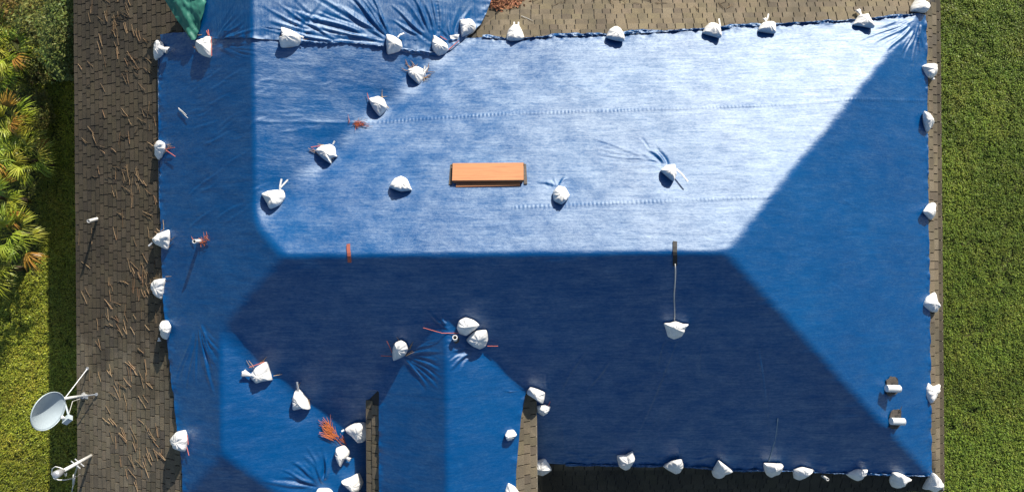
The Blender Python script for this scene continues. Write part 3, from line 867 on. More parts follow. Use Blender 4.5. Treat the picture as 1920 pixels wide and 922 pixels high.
# ------------------------------------------------------------------ sandbags
def catmull(P, n):
    out = []
    m = len(P)
    L = [math.dist(P[i], P[(i + 1) % m]) for i in range(m)]
    T = sum(L)
    for k in range(n):
        s = k / n * T
        i = 0
        while i < m - 1 and s > L[i]:
            s -= L[i]; i += 1
        t = min(s / L[i], 1)
        p0, p1, p2, p3 = [P[(i + q) % m] for q in (-1, 0, 1, 2)]
        r = []
        for a in range(2):
            m1 = (p2[a] - p0[a]) * 0.26; m2 = (p3[a] - p1[a]) * 0.26
            t2, t3 = t * t, t * t * t
            r.append((2 * t3 - 3 * t2 + 1) * p1[a] + (t3 - 2 * t2 + t) * m1 + (-2 * t3 + 3 * t2) * p2[a] + (t3 - t2) * m2)
        out.append(tuple(r))
    return out
GROUP = 'white sandbags holding the roof tarps'
for bi, bg_ in enumerate(BAGS):
    cx, cy = bg_['c']; mw = bg_['mw']
    zc = top_z(cx, cy, mw) + bg_['dz']
    root = empty('sandbag', (cx, cy, zc), bg_['label'], 'sandbag', GROUP)
    n = 60
    out = catmull(bg_['W'], n)
    if sum(out[i][0] * out[(i + 1) % n][1] - out[(i + 1) % n][0] * out[i][1] for i in range(n)) < 0: out = out[::-1]
    H = bg_['h'] * (0.66 if cx < -6.2 else 0.92)
    rings = [(0.72, -0.02), (0.9, 0.0), (0.97, 0.12), (1.0, 0.26), (0.985, 0.40), (0.94, 0.56), (0.86, 0.72), (0.75, 0.85), (0.6, 0.94), (0.43, 0.985), (0.25, 1.0), (0.1, 1.01)]
    # the slope under the bag
    e = 0.05
    gx = (top_z(cx + e, cy, mw) - top_z(cx - e, cy, mw)) / (2 * e); gy = (top_z(cx, cy + e, mw) - top_z(cx, cy - e, mw)) / (2 * e)
    V = []; sd = bi * 3.7
    ridge_a = random.uniform(0, math.pi)
    for (s, hz) in rings:
        for (ox, oy) in out:
            x = cx + (ox - cx) * s; y = cy + (oy - cy) * s
            base = gx * (x - cx) + gy * (y - cy)
            q = Vector((x * 9 + sd, y * 9, hz * 2))
            wr = mnoise.noise(q) * 0.018 + abs(mnoise.noise(q * 2.1)) * 0.020 - 0.008
            th = math.atan2(y - cy, x - cx)
            wr += 0.010 * math.sin(th * 9 + sd + 2 * mnoise.noise(q)) * s
            # a ridge across the bag, like two faces of a filled corner
            rd = (x - cx) * math.cos(ridge_a) + (y - cy) * math.sin(ridge_a)
            wr += 0.05 * max(0, 1 - abs(rd) / 0.11) - 0.015
            up = max(0.0, min(1.0, (hz - 0.1) / 0.5))
            V.append((x - cx, y - cy, base + H * hz + wr * up))
    nr = len(rings)
    F = []
    for r_ in range(nr - 1):
        for k in range(n):
            F.append((r_ * n + k, r_ * n + (k + 1) % n, (r_ + 1) * n + (k + 1) % n, (r_ + 1) * n + k))
    ctop = len(V)
    V.append((0, 0, V[(nr - 1) * n][2]))
    mb = MB(); mb.add(V, F + [((nr - 1) * n + k, (nr - 1) * n + (k + 1) % n, ctop) for k in range(n)] + [tuple(range(n - 1, -1, -1))])
    body = link_mesh('sack', mb.mesh('sack'), None, M['sack'], True)
    body.parent = root
    def lp(px, py, dz=0.05):
        p = at(px, py, mw)
        return Vector((p.x - cx, p.y - cy, top_z(p.x, p.y, mw) + dz - zc))
    if bg_['neck']:
        (ax, ay), (bx, by), w = bg_['neck']
        A, Bp = lp(ax, ay, 0.10), lp(bx, by, 0.09)
        d = (Bp - A); L = max(d.length, 0.03)
        side = Vector((-d.y, d.x, 0)).normalized(); upv = Vector((0, 0, 1))
        hw = w / 90.0 / 2
        nm = MB(); vs = []
        prof = [(-0.35, 0.9), (0.0, 0.45), (0.35, 0.75), (0.75, 1.15), (1.0, 1.35)]
        K = 12
        for t, rr_ in prof:
            for k in range(K):
                th = 2 * math.pi * k / K
                rip = 1 + 0.22 * math.cos(th * 5 + bi)
                p = A + d * t + side * (hw * rr_ * rip * math.cos(th)) + upv * (hw * 0.6 * rr_ * rip * math.sin(th))
                p = p + d * (0.12 * math.cos(3 * th) if t == 1.0 else 0)
                vs.append(p)
        fs = [(i * K + k, i * K + (k + 1) % K, (i + 1) * K + (k + 1) % K, (i + 1) * K + k) for i in range(len(prof) - 1) for k in range(K)]
        fs.append(tuple(range((len(prof) - 1) * K, len(prof) * K)))
        nm.add(vs, fs)
        nk = link_mesh('neck', nm.mesh('neck'), None, M['sack'], True); nk.parent = root
    for st_ in bg_['strips']:
        sm = MB()
        P = [lp(px, py, 0.11 if i == 0 else 0.13) for i, (px, py) in enumerate(st_)]
        vs = []
        for i, p in enumerate(P):
            t = (P[min(i + 1, len(P) - 1)] - P[max(i - 1, 0)]).normalized()
            sd_ = Vector((-t.y, t.x, 0)).normalized() * 0.016
            vs += [p - sd_, p + sd_, p + sd_ * 0.8 + Vector((0, 0, 0.012)), p - sd_ * 0.8 + Vector((0, 0, 0.012))]
        fs = []
        for i in range(len(P) - 1):
            for k in range(4):
                fs.append((i * 4 + k, i * 4 + (k + 1) % 4, i * 4 + 4 + (k + 1) % 4, i * 4 + 4 + k))
        fs += [(3, 2, 1, 0), tuple(len(P) * 4 - 4 + k for k in range(4))]
        sm.add(vs, fs)
        so = link_mesh('tie_strip', sm.mesh('tie_strip'), None, M['sack'], False); so.parent = root
    for st_ in bg_['strings']:
        sm = MB()
        sm.tube([lp(px, py, 0.05) for px, py in st_], 0.007, 5)
        so = link_mesh('tie_string', sm.mesh('tie_string'), None, M['red_string'], False); so.parent = root

# ------------------------------------------------------------------ shingles
def shingle_mesh(L, seed):
    rg = random.Random(seed)
    w, t = 0.158, rg.uniform(0.012, 0.019)
    l = L / 2 - 0.008
    j = [rg.uniform(-0.004, 0.004) for _ in range(4)]
    # local x along the course, y up the slope, the thick butt edge at the bottom
    v = [(-l, j[0], 0.002), (l, j[1], 0.002), (l, w, -0.004), (-l, w, -0.004),
         (-l + 0.002, j[0] + 0.002, t), (l - 0.002, j[1] + 0.002, t), (l - 0.002, w, 0.001), (-l + 0.002, w, 0.001)]
    f = [(4, 5, 6, 7), (0, 1, 5, 4), (1, 2, 6, 5), (2, 3, 7, 6), (3, 0, 4, 7)]
    me = bpy.data.meshes.new('shingle')
    me.from_pydata(v, [], f)
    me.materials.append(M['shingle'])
    g = rg.uniform(0.7, 1.15)
    col = np.array([g, g * rg.uniform(0.94, 1.0), g * rg.uniform(0.86, 1.0)])
    set_col(me, np.tile(col, (8, 1)))
    return me, np.array(v), f, col
LENS = [0.17, 0.20, 0.23, 0.26]
VAR = [[shingle_mesh(L, i * 31 + k) for k in range(9)] for i, L in enumerate(LENS)]
SH = []      # (matrix, variant, photo x, photo y)
def course_field(p0, along, up, length, rows, wfun, skip=None, tint_low=False):
    """rows of tabs: p0 = eave corner, along = unit vector, up = unit vector up the slope"""
    along = Vector(along).normalized(); up = Vector(up).normalized()
    nrm = along.cross(up)
    if nrm.z < 0:
        p0 = Vector(p0) + along * length; along = -along; nrm = along.cross(up)
    p0 = Vector(p0)
    E = 0.139
    for r_ in range(rows):
        s = -random.uniform(0, 0.2)
        while s < length:
            li = random.randrange(len(LENS)); L = LENS[li]
            c = p0 + along * (s + L / 2) + up * (r_ * E - 0.012) + nrm * 0.006
            s += L
            if not wfun(c): continue
            if any(float(roof_h(np.array([q.x]), np.array([q.y]))[0]) + ZE < q.z - 0.035 for q in (c - along * (L / 2) + up * 0.1, c + along * (L / 2) + up * 0.1)) and c.z < ZE + 0.9: continue
            rot = Matrix((along, up, nrm)).transposed().to_4x4()
            tilt = Matrix.Rotation(R(random.uniform(-0.7, 0.9)), 4, 'X') @ Matrix.Rotation(R(random.uniform(-0.6, 0.6)), 4, 'Z')
            SH.append((Matrix.Translation(c) @ rot @ tilt, VAR[li][random.randrange(9)], c))
def covered(poly, c, r):
    xa = np.array([c.x - r, c.x + r, c.x, c.x]); ya_ = np.array([c.y, c.y, c.y - r, c.y + r])
    return bool(inside(poly, xa, ya_).all())
def vis(c, h, lim):
    if c.z < ZE - 0.06: return False
    if abs(float(roof_h(np.array([c.x]), np.array([c.y]), lim == 'mw')[0]) + ZE - c.z) > 0.08: return False
    if covered(main_poly, c, 0.22) and lim != 'mw': return False
    if covered(up_poly, c, 0.22): return False
    return True
sl = lambda p: 1 / math.sqrt(1 + p * p)
# left slope
course_field((XL, -7.4, ZE), (0, 1, 0), (sl(PL), 0, PL * sl(PL)), 16.0, 24, lambda c: vis(c, 0, ''))
# right slope
course_field((XR, YB, ZE), (0, 1, 0), (-sl(PR), 0, PR * sl(PR)), YT - YB, 5, lambda c: vis(c, 0, ''))
# upper slope
course_field((-0.6, YT, ZE), (1, 0, 0), (0, -sl(PT), PT * sl(PT)), XR + 0.6, 9, lambda c: vis(c, 0, '') and c.x < XR - (YT - c.y) * PT / PR + 0.05)
# right side of the far wing, in the valley
course_field((twr, 4.4, ZE), (0, 1, 0), (-sl(PL), 0, PL * sl(PL)), 4.2, 12, lambda c: vis(c, 0, '') and c.x > -2.2)
# lower slope
course_field((0.0, YB, ZE), (1, 0, 0), (0, sl(PB), PB * sl(PB)), XR, 6, lambda c: vis(c, 0, '') and c.x > 0.35)
# entry roof strips
course_field((ml, -7.6, ZE + MWEZ), (0, 1, 0), (sl(MWP), 0, MWP * sl(MWP)), 4.55, 4, lambda c: c.x < MWX - MWHALF + 0.5)
course_field((mr, -7.6, ZE + MWEZ), (0, 1, 0), (-sl(MWP), 0, MWP * sl(MWP)), 4.85, 5, lambda c: c.x > MWX + MWHALF - 0.62)
def in_frame(c):
    px, py = to_px(c.x, c.y, c.z)
    return 0 < px < 1920 and 4 < py < 918
def exposed(c):
    return in_frame(c) and not (inside(main_poly, np.array([c.x]), np.array([c.y]))[0] or inside(up_poly, np.array([c.x]), np.array([c.y]))[0])
idx = [i for i, s in enumerate(SH) if exposed(s[2])]
idx.sort(key=lambda i: -(SH[i][2].z + 0.6 * (SH[i][2].y > 4) + 0.5 * (SH[i][2].x > 7)))
single = set(idx[:296])
sv, sf, scol = [], [], []
nb = 0
for i, (mt, var, c) in enumerate(SH):
    me, vv, ff, col = var
    if i in single:
        o = bpy.data.objects.new('shingle', me)
        COL.objects.link(o)
        o.parent = main_deck
        o.matrix_local = mt
    else:
        m4 = np.array(mt)
        pts = vv @ m4[:3, :3].T + m4[:3, 3]
        sv.append(pts); sf.append(np.array(ff) + nb); nb += 8
        scol.append(np.tile(col, (8, 1)))
me = np_mesh('shingles', np.concatenate(sv), np.concatenate(sf))
set_col(me, np.concatenate(scol))
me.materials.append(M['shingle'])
o = bpy.data.objects.new('shingles', me); COL.objects.link(o); o.parent = main_deck
o['kind'] = 'stuff'

# ------------------------------------------------------------------ orange box, strap, rope, pipes, vents
bx = empty('roof_box', at(915, 331), 'low orange brown plywood box on the sunny slope above the ridge', 'box')
c0, c1, c2, c3 = at(850, 315), at(981, 314), at(981, 345), at(850, 347)
cc = (c0 + c1 + c2 + c3) / 4
ex = (c1 - c0).normalized(); ey = (c0 - c3); ey = (ey - ex * ey.dot(ex)).normalized(); ez = ex.cross(ey)
RM = Matrix((ex, ey, ez)).transposed()
Lx, Ly = (c1 - c0).length, (c0 - c3).length
base = cc + ez * 0.05
mb = MB(); mb.box(base + ez * 0.085, (Lx, Ly, 0.03), RM); mb.build('lid', M['wood'], bx)
for s in (-1, 1):
    mb = MB(); mb.box(base + ey * (s * (Ly / 2 - 0.02)) + ez * 0.032, (Lx - 0.03, 0.03, 0.07), RM); mb.build('side_board', M['wood'], bx)
    mb = MB(); mb.box(base + ex * (s * (Lx / 2 - 0.02)) + ez * 0.032, (0.03, Ly - 0.072, 0.07), RM); mb.build('end_board', M['wood'], bx)
    mb = MB(); mb.box(base + ex * (s * (Lx / 2 + 0.03)) + ez * 0.006, (0.055, Ly + 0.06, 0.02), RM @ Matrix.Rotation(0.03 * s, 3, 'Z')); mb.build('flange', M['boot'], bx)
mb = MB(); mb.box(base - ey * (Ly / 2 + 0.04) + ez * 0.006, (Lx * 0.9, 0.06, 0.02), RM @ Matrix.Rotation(0.012, 3, 'Z')); mb.build('bottom_lip', M['wood'], bx)
mb = MB(); mb.box(base + ey * (Ly / 2 + 0.02) + ez * 0.02, (Lx + 0.04, 0.035, 0.035), RM); mb.build('top_flange', M['boot'], bx)

def ribbon(name, pts, w, mat, label, cat, th=0.008, lift=0.012):
    mb = MB(); vs = []
    P = []
    for px, py in pts:
        p = at(px, py); P.append(Vector((p.x, p.y, top_z(p.x, p.y) + lift)))
    for i, p in enumerate(P):
        t = (P[min(i + 1, len(P) - 1)] - P[max(i - 1, 0)]).normalized()
        s = Vector((-t.y, t.x, 0)).normalized() * (w / 2)
        vs += [p - s, p + s, p + s + Vector((0, 0, th)), p - s + Vector((0, 0, th))]
    fs = [(i * 4 + k, i * 4 + (k + 1) % 4, i * 4 + 4 + (k + 1) % 4, i * 4 + 4 + k) for i in range(len(P) - 1) for k in range(4)]
    fs += [(3, 2, 1, 0), tuple(len(P) * 4 - 4 + k for k in range(4))]
    mb.add(vs, fs)
    return tag(mb.build(name, mat), label, cat)
ribbon('strap', [(1264, 452), (1264, 462), (1264, 472), (1264, 478), (1264, 486), (1264, 498)], 0.07, M['black'], 'short dark strap folded over the ridge above the rope', 'strap')
ribbon('strap', [(655, 457), (655, 466), (656, 474), (656, 480), (657, 492)], 0.06, plain('rusty_strap', (0.33, 0.09, 0.06), 0.7), 'short rust red strap lying across the left part of the ridge', 'strap')
mb = MB()
P = []
for t in np.linspace(0, 1, 14):
    p = at(1264 - 1.2 * t + 0.8 * math.sin(t * 9), 494 + 112 * t); P.append((p.x, p.y, top_z(p.x, p.y) + 0.016))
mb.tube(P, 0.012, 6)
tag(mb.build('rope', M['rope'], None, True), 'thin pale rope running from the ridge down to a lone sandbag', 'rope')
mb = MB()
P = []
for t in np.linspace(0, 1, 10):
    p = at(1456 - 15 * t + 2 * math.sin(t * 4), 782 + 82 * t); P.append((p.x, p.y, top_z(p.x, p.y) + 0.012))
mb.tube(P, 0.008, 6)
tag(mb.build('rope', plain('dim_rope', (0.25, 0.36, 0.45), 0.8), None, True), 'thin bluish rope lying above the U shaped bag on the lower slope', 'rope')

def pipe(basepx, toppx, h, r, label, mw=True, group=None):
    p = at(*basepx, mw); z = top_z(p.x, p.y, mw) - 0.02
    t = at_z(toppx[0], toppx[1], z + h)
    b0 = Vector((p.x, p.y, z))
    root = empty('vent_pipe', b0, label, 'pipe', group)
    ax = (t - b0).normalized()
    mb = MB()
    a = ax.orthogonal().normalized(); bb = ax.cross(a)
    K = 16; vs = []
    for q, rr_ in ((b0, r), (t, r), (t, r * 0.74), (t - ax * 0.12, r * 0.74)):
        for k in range(K):
            th = 2 * math.pi * k / K
            vs.append(q + a * rr_ * math.cos(th) + bb * rr_ * math.sin(th))
    fs = [(i * K + k, i * K + (k + 1) % K, (i + 1) * K + (k + 1) % K, (i + 1) * K + k) for i in range(3) for k in range(K)]
    mb.add(vs, fs)
    mb.build('pipe', M['pvc'], root)
    mb = MB()
    mb.tube([t - ax * 0.115, t - ax * 0.11], r * 0.74, K); mb.build('bore', M['black'], root)
    mb = MB()
    g = Vector((0, 0, 1))
    mb.tube([b0 - ax * 0.01, b0 + ax * 0.03], [r * 1.7, r * 1.15], K); mb.build('boot', M['boot'], root)
    return root
pipe((183, 410), (166, 414.5), 0.33, 0.034, 'short white pipe standing on the left shingles with a long shadow')
pipe((377, 452), (364, 452.5), 0.26, 0.036, 'short white stub pipe poking through the blue tarp on the left slope')
pipe((1541, 890.5), (1552, 898), 0.25, 0.030, 'small white pipe in the dark shingles below the lower tarp edge')
pipe((853.5, 636), (853, 632), 0.16, 0.045, 'tiny white pipe stub left of the two touching sandbags')

def bigvent(basepx, toppx, label, torn):
    p = at(*basepx); z = top_z(p.x, p.y) - 0.03
    b0 = Vector((p.x, p.y, z))
    root = empty('roof_vent', b0, label, 'vent', 'vents on the right slope')
    K = 24; r = 0.068
    a0 = at_z(toppx[0], toppx[1], z + 0.30); a1 = at_z(toppx[2], toppx[3], z + 0.27)
    ax = (a1 - a0).normalized()
    mb = MB(); mb.tube([a0, a1], r, K); mb.build('hood', M['hood'], root)
    mb = MB(); mb.tube([a1 - ax * 0.012, a1 + ax * 0.004], r * 1.06, K); mb.build('hood_rim', M['hood'], root)
    elbow = a0 + (a1 - a0) * 0.3
    mb = MB(); mb.tube([b0, Vector((b0.x * 0.4 + elbow.x * 0.6, b0.y * 0.4 + elbow.y * 0.6, elbow.z - 0.05))], r * 0.85, K); mb.build('riser', M['galv'], root, True)
    r = 0.068; ax = Vector((0, 0, 1))
    # square flashing on the slope plus a cone
    sx = Vector((sl(PR), 0, -PR * sl(PR))); sy = Vector((0, 1, 0)); sn = sx.cross(sy)
    mb = MB()
    vs = []
    for k in range(18):
        th = 2 * math.pi * k / 18
        rr_ = 0.18 * (1 + (0.22 * mnoise.noise(Vector((k * 0.9, torn * 7.3, 0))))) / max(abs(math.cos(th)), abs(math.sin(th))) ** 0.6
        q = b0 + sx * (rr_ * math.cos(th) - 0.03) + sy * (rr_ * math.sin(th) + 0.03) + sn * 0.045
        vs.append(q)
    n = len(vs)
    vs += [q + sn * (0.012 + 0.02 * abs(mnoise.noise(q * 9))) for q in vs]
    fs = [(i, (i + 1) % n, n + (i + 1) % n, n + i) for i in range(n)] + [tuple(range(n, 2 * n))]
    mb.add(vs, fs); mb.build('flashing', M['boot'], root)
    mb = MB(); mb.tube([b0 + sn * 0.05, b0 + sn * 0.05 + ax * 0.10], [r * 1.65, r * 1.12], K); mb.build('collar', M['black'], root, True)
    if torn > 1:
        mb = MB()
        q = b0 + sy * 0.19 + sx * 0.07 + sn * 0.06
        mb.add([q - sx * 0.05 - sy * 0.06, q + sx * 0.04 - sy * 0.05, q + sx * 0.03 + sy * 0.11 + sn * 0.05, q + sn * 0.03], [(0, 1, 2), (0, 3, 1), (1, 3, 2), (0, 2, 3)])
        mb.build('torn_flap', M['boot'], root)
bigvent((1668, 725), (1662, 727.5, 1686, 728.5), 'upper grey vent pipe in a ragged dark flashing on the right slope', 1)
bigvent((1675, 786), (1671, 789, 1694, 790), 'lower grey vent pipe with a torn flap on the right slope', 2)

# ------------------------------------------------------------------ satellite dish
foot = at(159, 741)
dish = empty('satellite_dish', foot, 'grey satellite dish on a braced mast at the left eave', 'satellite dish')
zd = ZE + 1.22
ctr = at_z(85.3, 769, zd)
nd = Vector((math.cos(R(13)) * 0.985, -math.cos(R(13)) * 0.17, math.sin(R(13)))).normalized()
ua = nd.cross(Vector((0, 0, 1))).normalized(); va = nd.cross(ua)
RAD = 0.362
vs = []; NR, NK = 12, 56
def dsurf(r, th, off):
    return ctr + ua * (r * math.cos(th)) + va * (r * math.sin(th)) + nd * (0.13 * (r / RAD) ** 2 - 0.06 + off)
for lay, off in ((0, 0.0), (1, -0.018)):
    for i in range(NR + 1):
        r = RAD * (i / NR) if i else 1e-4
        for k in range(NK): vs.append(dsurf(r, 2 * math.pi * k / NK, off))
fs = []
LW = (NR + 1) * NK
for i in range(NR):
    for k in range(NK):
        k2 = (k + 1) % NK
        fs.append((i * NK + k, (i + 1) * NK + k, (i + 1) * NK + k2, i * NK + k2))
        fs.append((LW + i * NK + k, LW + i * NK + k2, LW + (i + 1) * NK + k2, LW + (i + 1) * NK + k))
for k in range(NK):
    k2 = (k + 1) % NK
    fs.append((NR * NK + k, LW + NR * NK + k, LW + NR * NK + k2, NR * NK + k2))
mb = MB(); mb.add(vs, fs)
mb.build('reflector', M['dishpaint'], dish, True)
mb = MB()
mb.tube([dsurf(RAD, 2 * math.pi * k / NK, 0.0) for k in range(NK + 1)], 0.010, 8, False)
mb.build('rim', M['dishpaint'], dish, True)
back = ctr - nd * 0.09
post_top = at_z(112, 748, ZE + 0.82)
mb = MB(); mb.tube([back + nd * 0.02, back - nd * 0.10, post_top], 0.035, 10); mb.build('bracket', M['galv'], dish, True)
fz = foot + Vector((0, 0, 0.03))
mb = MB(); mb.tube([post_top + (post_top - fz) * 0.05, fz], 0.029, 12); mb.build('mast', M['pvc'], dish, True)
mb = MB(); mb.tube([fz + Vector((0, 0, -0.03)), fz + Vector((0.0, 0, 0.05))], [0.075, 0.05], 12); mb.box(fz + Vector((0.04, -0.01, 0.0)), (0.17, 0.09, 0.03), Matrix.Rotation(-0.47, 3, 'Y')); mb.build('foot', M['galv'], dish)
for (px, py) in ((166, 690), (183, 738)):
    q = at(px, py) + Vector((0, 0, 0.03))
    st0 = fz.lerp(post_top, 0.8 if py < 700 else 0.35)
    mb = MB(); mb.tube([st0, q], 0.012, 8); mb.build('brace', M['galv'], dish)
    mb = MB(); mb.tube([q + Vector((0, 0, -0.03)), q + Vector((0, 0, 0.015))], 0.032, 10); mb.build('brace_foot', M['galv'], dish)
arm0 = dsurf(RAD * 0.97, 0, -0.03)
# arm root: rim point nearest the photo's lower right
best = min((dsurf(RAD, 2 * math.pi * k / 90, -0.02) for k in range(90)), key=lambda p: (Vector(to_px(*p)) - Vector((118, 754))).length)
lnb = at_z(126.5, 786, ZE + 0.90)
elbow = at_z(129, 778, ZE + 0.80)
mb = MB(); mb.tube([best, elbow, lnb], [0.018, 0.02, 0.018], 10); mb.build('feed_arm', M['dishpaint'], dish, True)
mb = MB()
dirl = (ctr - lnb).normalized()
RMl = Matrix((dirl, dirl.cross(Vector((0, 0, 1))).normalized(), dirl.cross(dirl.cross(Vector((0, 0, 1)))).normalized())).transposed()
mb.box(lnb, (0.10, 0.15, 0.12), RMl); mb.build('receiver', M['dishpaint'], dish)
mb = MB(); mb.tube([lnb + dirl * 0.05, lnb + dirl * 0.10, lnb + dirl * 0.13], [0.022, 0.03, 0.036], 12); mb.build('feed_horn', M['pvc'], dish, True)
mb = MB(); mb.tube([elbow + Vector((0, 0.02, 0)), at_z(136, 752, ZE + 0.6), at_z(150, 747, ZE + 0.35)], 0.006, 6); mb.build('cable', M['rope'], dish)

# ------------------------------------------------------------------ antenna mast
abase = at(172, 853)
ant = empty('antenna_mast', abase, 'leaning white antenna pole with cable loops below the satellite dish', 'antenna')
atop = at_z(111, 886, ZE + 1.22)
mb = MB(); mb.tube([abase - Vector((0, 0, 0.05)), atop], 0.034, 14); mb.build('pole', M['pvc'], ant, True)
dv = (atop - abase).normalized()
mb = MB(); mb.tube([atop - dv * 0.10, atop + dv * 0.02, atop + dv * 0.10, atop + dv * 0.13], [0.042, 0.075, 0.075, 0.045], 16); mb.build('cap', M['galv'], ant, True)
mid = abase.lerp(atop, 0.45)
for dx in (-0.06, 0.06):
    mb = MB(); mb.tube([mid + dv * dx - Vector((0.09, -0.06, 0)), mid + dv * dx + Vector((0.09, -0.09, 0))], 0.012, 8); mb.build('clamp', M['galv'], ant)
mb = MB(); mb.tube([mid + Vector((0.0, -0.05, 0)), at_z(139, 893, ZE + 0.25), at_z(138, 908, ZE + 0.05)], 0.017, 8); mb.build('support', M['galv'], ant)
loop = [at_z(px, py, ZE + zz) for px, py, zz in ((122, 880, 1.1), (112, 876, 1.15), (104, 874, 1.1), (98, 878, 1.05), (97, 888, 1.0), (101, 896, 1.0), (110, 899, 0.95), (122, 899, 0.9), (136, 896, 0.6), (150, 889, 0.25))]
mb = MB(); mb.tube(loop, 0.010, 8); mb.build('cable', M['pvc'], ant, True)
mb = MB(); mb.tube([at_z(139, 890, ZE + 0.3), at_z(138, 906, ZE + 0.1)], 0.024, 10); mb.build('connector', M['pvc'], ant, True)
mb = MB(); mb.tube([at_z(138, 906, ZE + 0.1), at_z(136, 915, ZE - 0.1), at_z(133, 935, ZE - 0.5)], 0.010, 8); mb.build('cable', M['pvc'], ant, True)
mb = MB(); mb.tube([at_z(119, 884, ZE + 0.95), at_z(123, 892, ZE + 0.8), at_z(125, 886, ZE + 0.8)], 0.010, 6); mb.build('bracket', M['galv'], ant)

# ------------------------------------------------------------------ pine straw and leaf litter
def needles(n, pos, mat, label, name='pine_straw', lmin=0.12, lmax=0.30, w=0.0030, cl=3, ang=None, cat='pine straw', tints=(0.7, 1.25), lift=0.02):
    V = []; F = []; C = []
    k = 0
    for _ in range(n):
        px, py = pos()
        p = at(px, py)
        a0 = random.uniform(0, math.pi) if ang is None else random.gauss(*ang)
        for q in range(random.randint(1, cl)):
            a = a0 + random.gauss(0, 0.16); L = random.uniform(lmin, lmax)
            o = Vector((p.x + random.gauss(0, 0.02), p.y + random.gauss(0, 0.02), 0))
            d = Vector((math.cos(a), math.sin(a), 0)); s = Vector((-d.y, d.x, 0)) * w
            bend = random.uniform(-0.012, 0.012)
            g = random.uniform(*tints)
            pts = []
            for t in (0, 0.5, 1.0):
                c = o + d * (L * t) + Vector((-d.y, d.x, 0)) * (bend * 4 * t * (1 - t))
                z = top_z(c.x, c.y, True) + lift + random.uniform(0, 0.012)
                pts.append(Vector((c.x, c.y, z)))
            for t, c in enumerate(pts):
                ww = 1.0 if t < 2 else 0.4
                V += [c - s * ww, c + s * ww, c + Vector((0, 0, 0.008))]
                C += [(g, g, g)] * 3
            for t in range(2):
                b = k + t * 3
                for e in range(3):
                    F.append((b + e, b + (e + 1) % 3, b + 3 + (e + 1) % 3, b + 3 + e))
            k += 9
    me = np_mesh(name, np.array(V), np.array(F))
    set_col(me, np.array(C))
    o = link_mesh(name, me, None, mat)
    tag(o, label, cat, kind='stuff')
    return o
def pos_left():
    while True:
        x = random.triangular(146, 304, 262); y = random.uniform(-20, 940)
        if y > 640: x += (y - 640) * 0.13
        if y < 66 and x > 296: continue
        if vnoise(np.array([x / 45.0]), np.array([y / 60.0]), 31)[0] + random.uniform(-0.6, 0.6) > -0.2: return x, y
needles(230, pos_left, M['straw'], 'dry pine needles scattered over the left shingles', ang=(math.pi * 0.62, 0.5), cl=2, lmin=0.12, lmax=0.32, w=0.0014, tints=(0.4, 1.25), lift=0.010)
def pos_top():
    return random.uniform(900, 1730), random.uniform(-20, 60) if random.random() < 0.35 else random.uniform(-20, 12)
needles(60, pos_top, M['straw'], 'a few dry pine needles on the bare upper shingles', lmin=0.08, lmax=0.22, cl=2)
def clump(px, py, sx, sy):
    return lambda: (random.gauss(px, sx), random.gauss(py, sy))
needles(34, lambda: (lambda t: (621 + 22 * t + random.gauss(0, 2 + 3 * t), 798 + 36 * t + random.gauss(0, 2)))(random.random()), M['redstraw'], 'bright orange pine straw clump above a sandbag', lmin=0.12, lmax=0.26, ang=(math.pi * 0.69, 0.25), w=0.004, lift=0.03)
rims = []
def rimpos():
    i = random.choice((1, 2, 33 - 2, 34, 35, 43, 44, 45, 48, 49, 50, 50, 50))
    o_ = BAGS[min(i, len(BAGS) - 1)]['o']
    k = random.randrange(len(o_)); t = random.random()
    a_, b_ = o_[k], o_[(k + 1) % len(o_)]
    return a_[0] * (1 - t) + b_[0] * t + random.gauss(0, 2.5), a_[1] * (1 - t) + b_[1] * t + random.gauss(0, 2.5)
needles(80, rimpos, M['straw'], 'dry pine needles caught around the sandbags', lmin=0.08, lmax=0.2, cl=2, w=0.006)
needles(14, clump(384, 455, 6, 4), M['redstraw'], 'orange pine straw caught against the stub pipe on the tarp', lmin=0.06, lmax=0.14)
needles(16, clump(672, 236, 7, 3), M['redstraw'], 'reddish pine straw lying on the welded seam', lmin=0.08, lmax=0.18, ang=(0.6, 0.5))
for (px, py, a_) in ((470, 768, -0.45), (605, 743, -0.62)):
    pass
needles(3, lambda: random.choice([(463, 766), (600, 736), (340, 205), (980, 30), (1120, 22)]), M['rope'], 'stray pale twigs on the tarps', lmin=0.25, lmax=0.3, cl=1, ang=(-0.55, 0.1), w=0.008)

def litter(n, label):
    V = []; F = []; C = []; k = 0
    for _ in range(n):
        while True:
            px, py = random.gauss(944, 17), random.gauss(-4, 11)
            if px > 921 + max(0, -py) * 0.0 and py < 23 - abs(px - 940) * 0.25 and px > 920 - py * 0.35 - 3: break
        p = at(px, py)
        z = top_z(p.x, p.y) + random.uniform(0.01, 0.07)
        a = random.uniform(0, 6.28); L = random.uniform(0.02, 0.05); w = L * random.uniform(0.25, 0.6)
        d = Vector((math.cos(a), math.sin(a), random.uniform(-0.4, 0.4))); s = Vector((-math.sin(a), math.cos(a), random.uniform(-0.5, 0.5)))
        c = Vector((p.x, p.y, z))
        V += [c - d * L, c + s * w, c + d * L, c - s * w + Vector((0, 0, 0.008))]
        F.append((k, k + 1, k + 2, k + 3)); k += 4
        g = random.uniform(0.55, 1.35)
        C += [(g, g * random.uniform(0.85, 1.1), g)] * 4
    me = np_mesh('leaf_litter', np.array(V), np.array(F)); set_col(me, np.array(C))
    tag(link_mesh('leaf_litter', me, None, M['leaf_litter']), label, 'leaves', kind='stuff')
litter(1500, 'pile of brown leaves caught in the roof valley beside the lapped tarp')

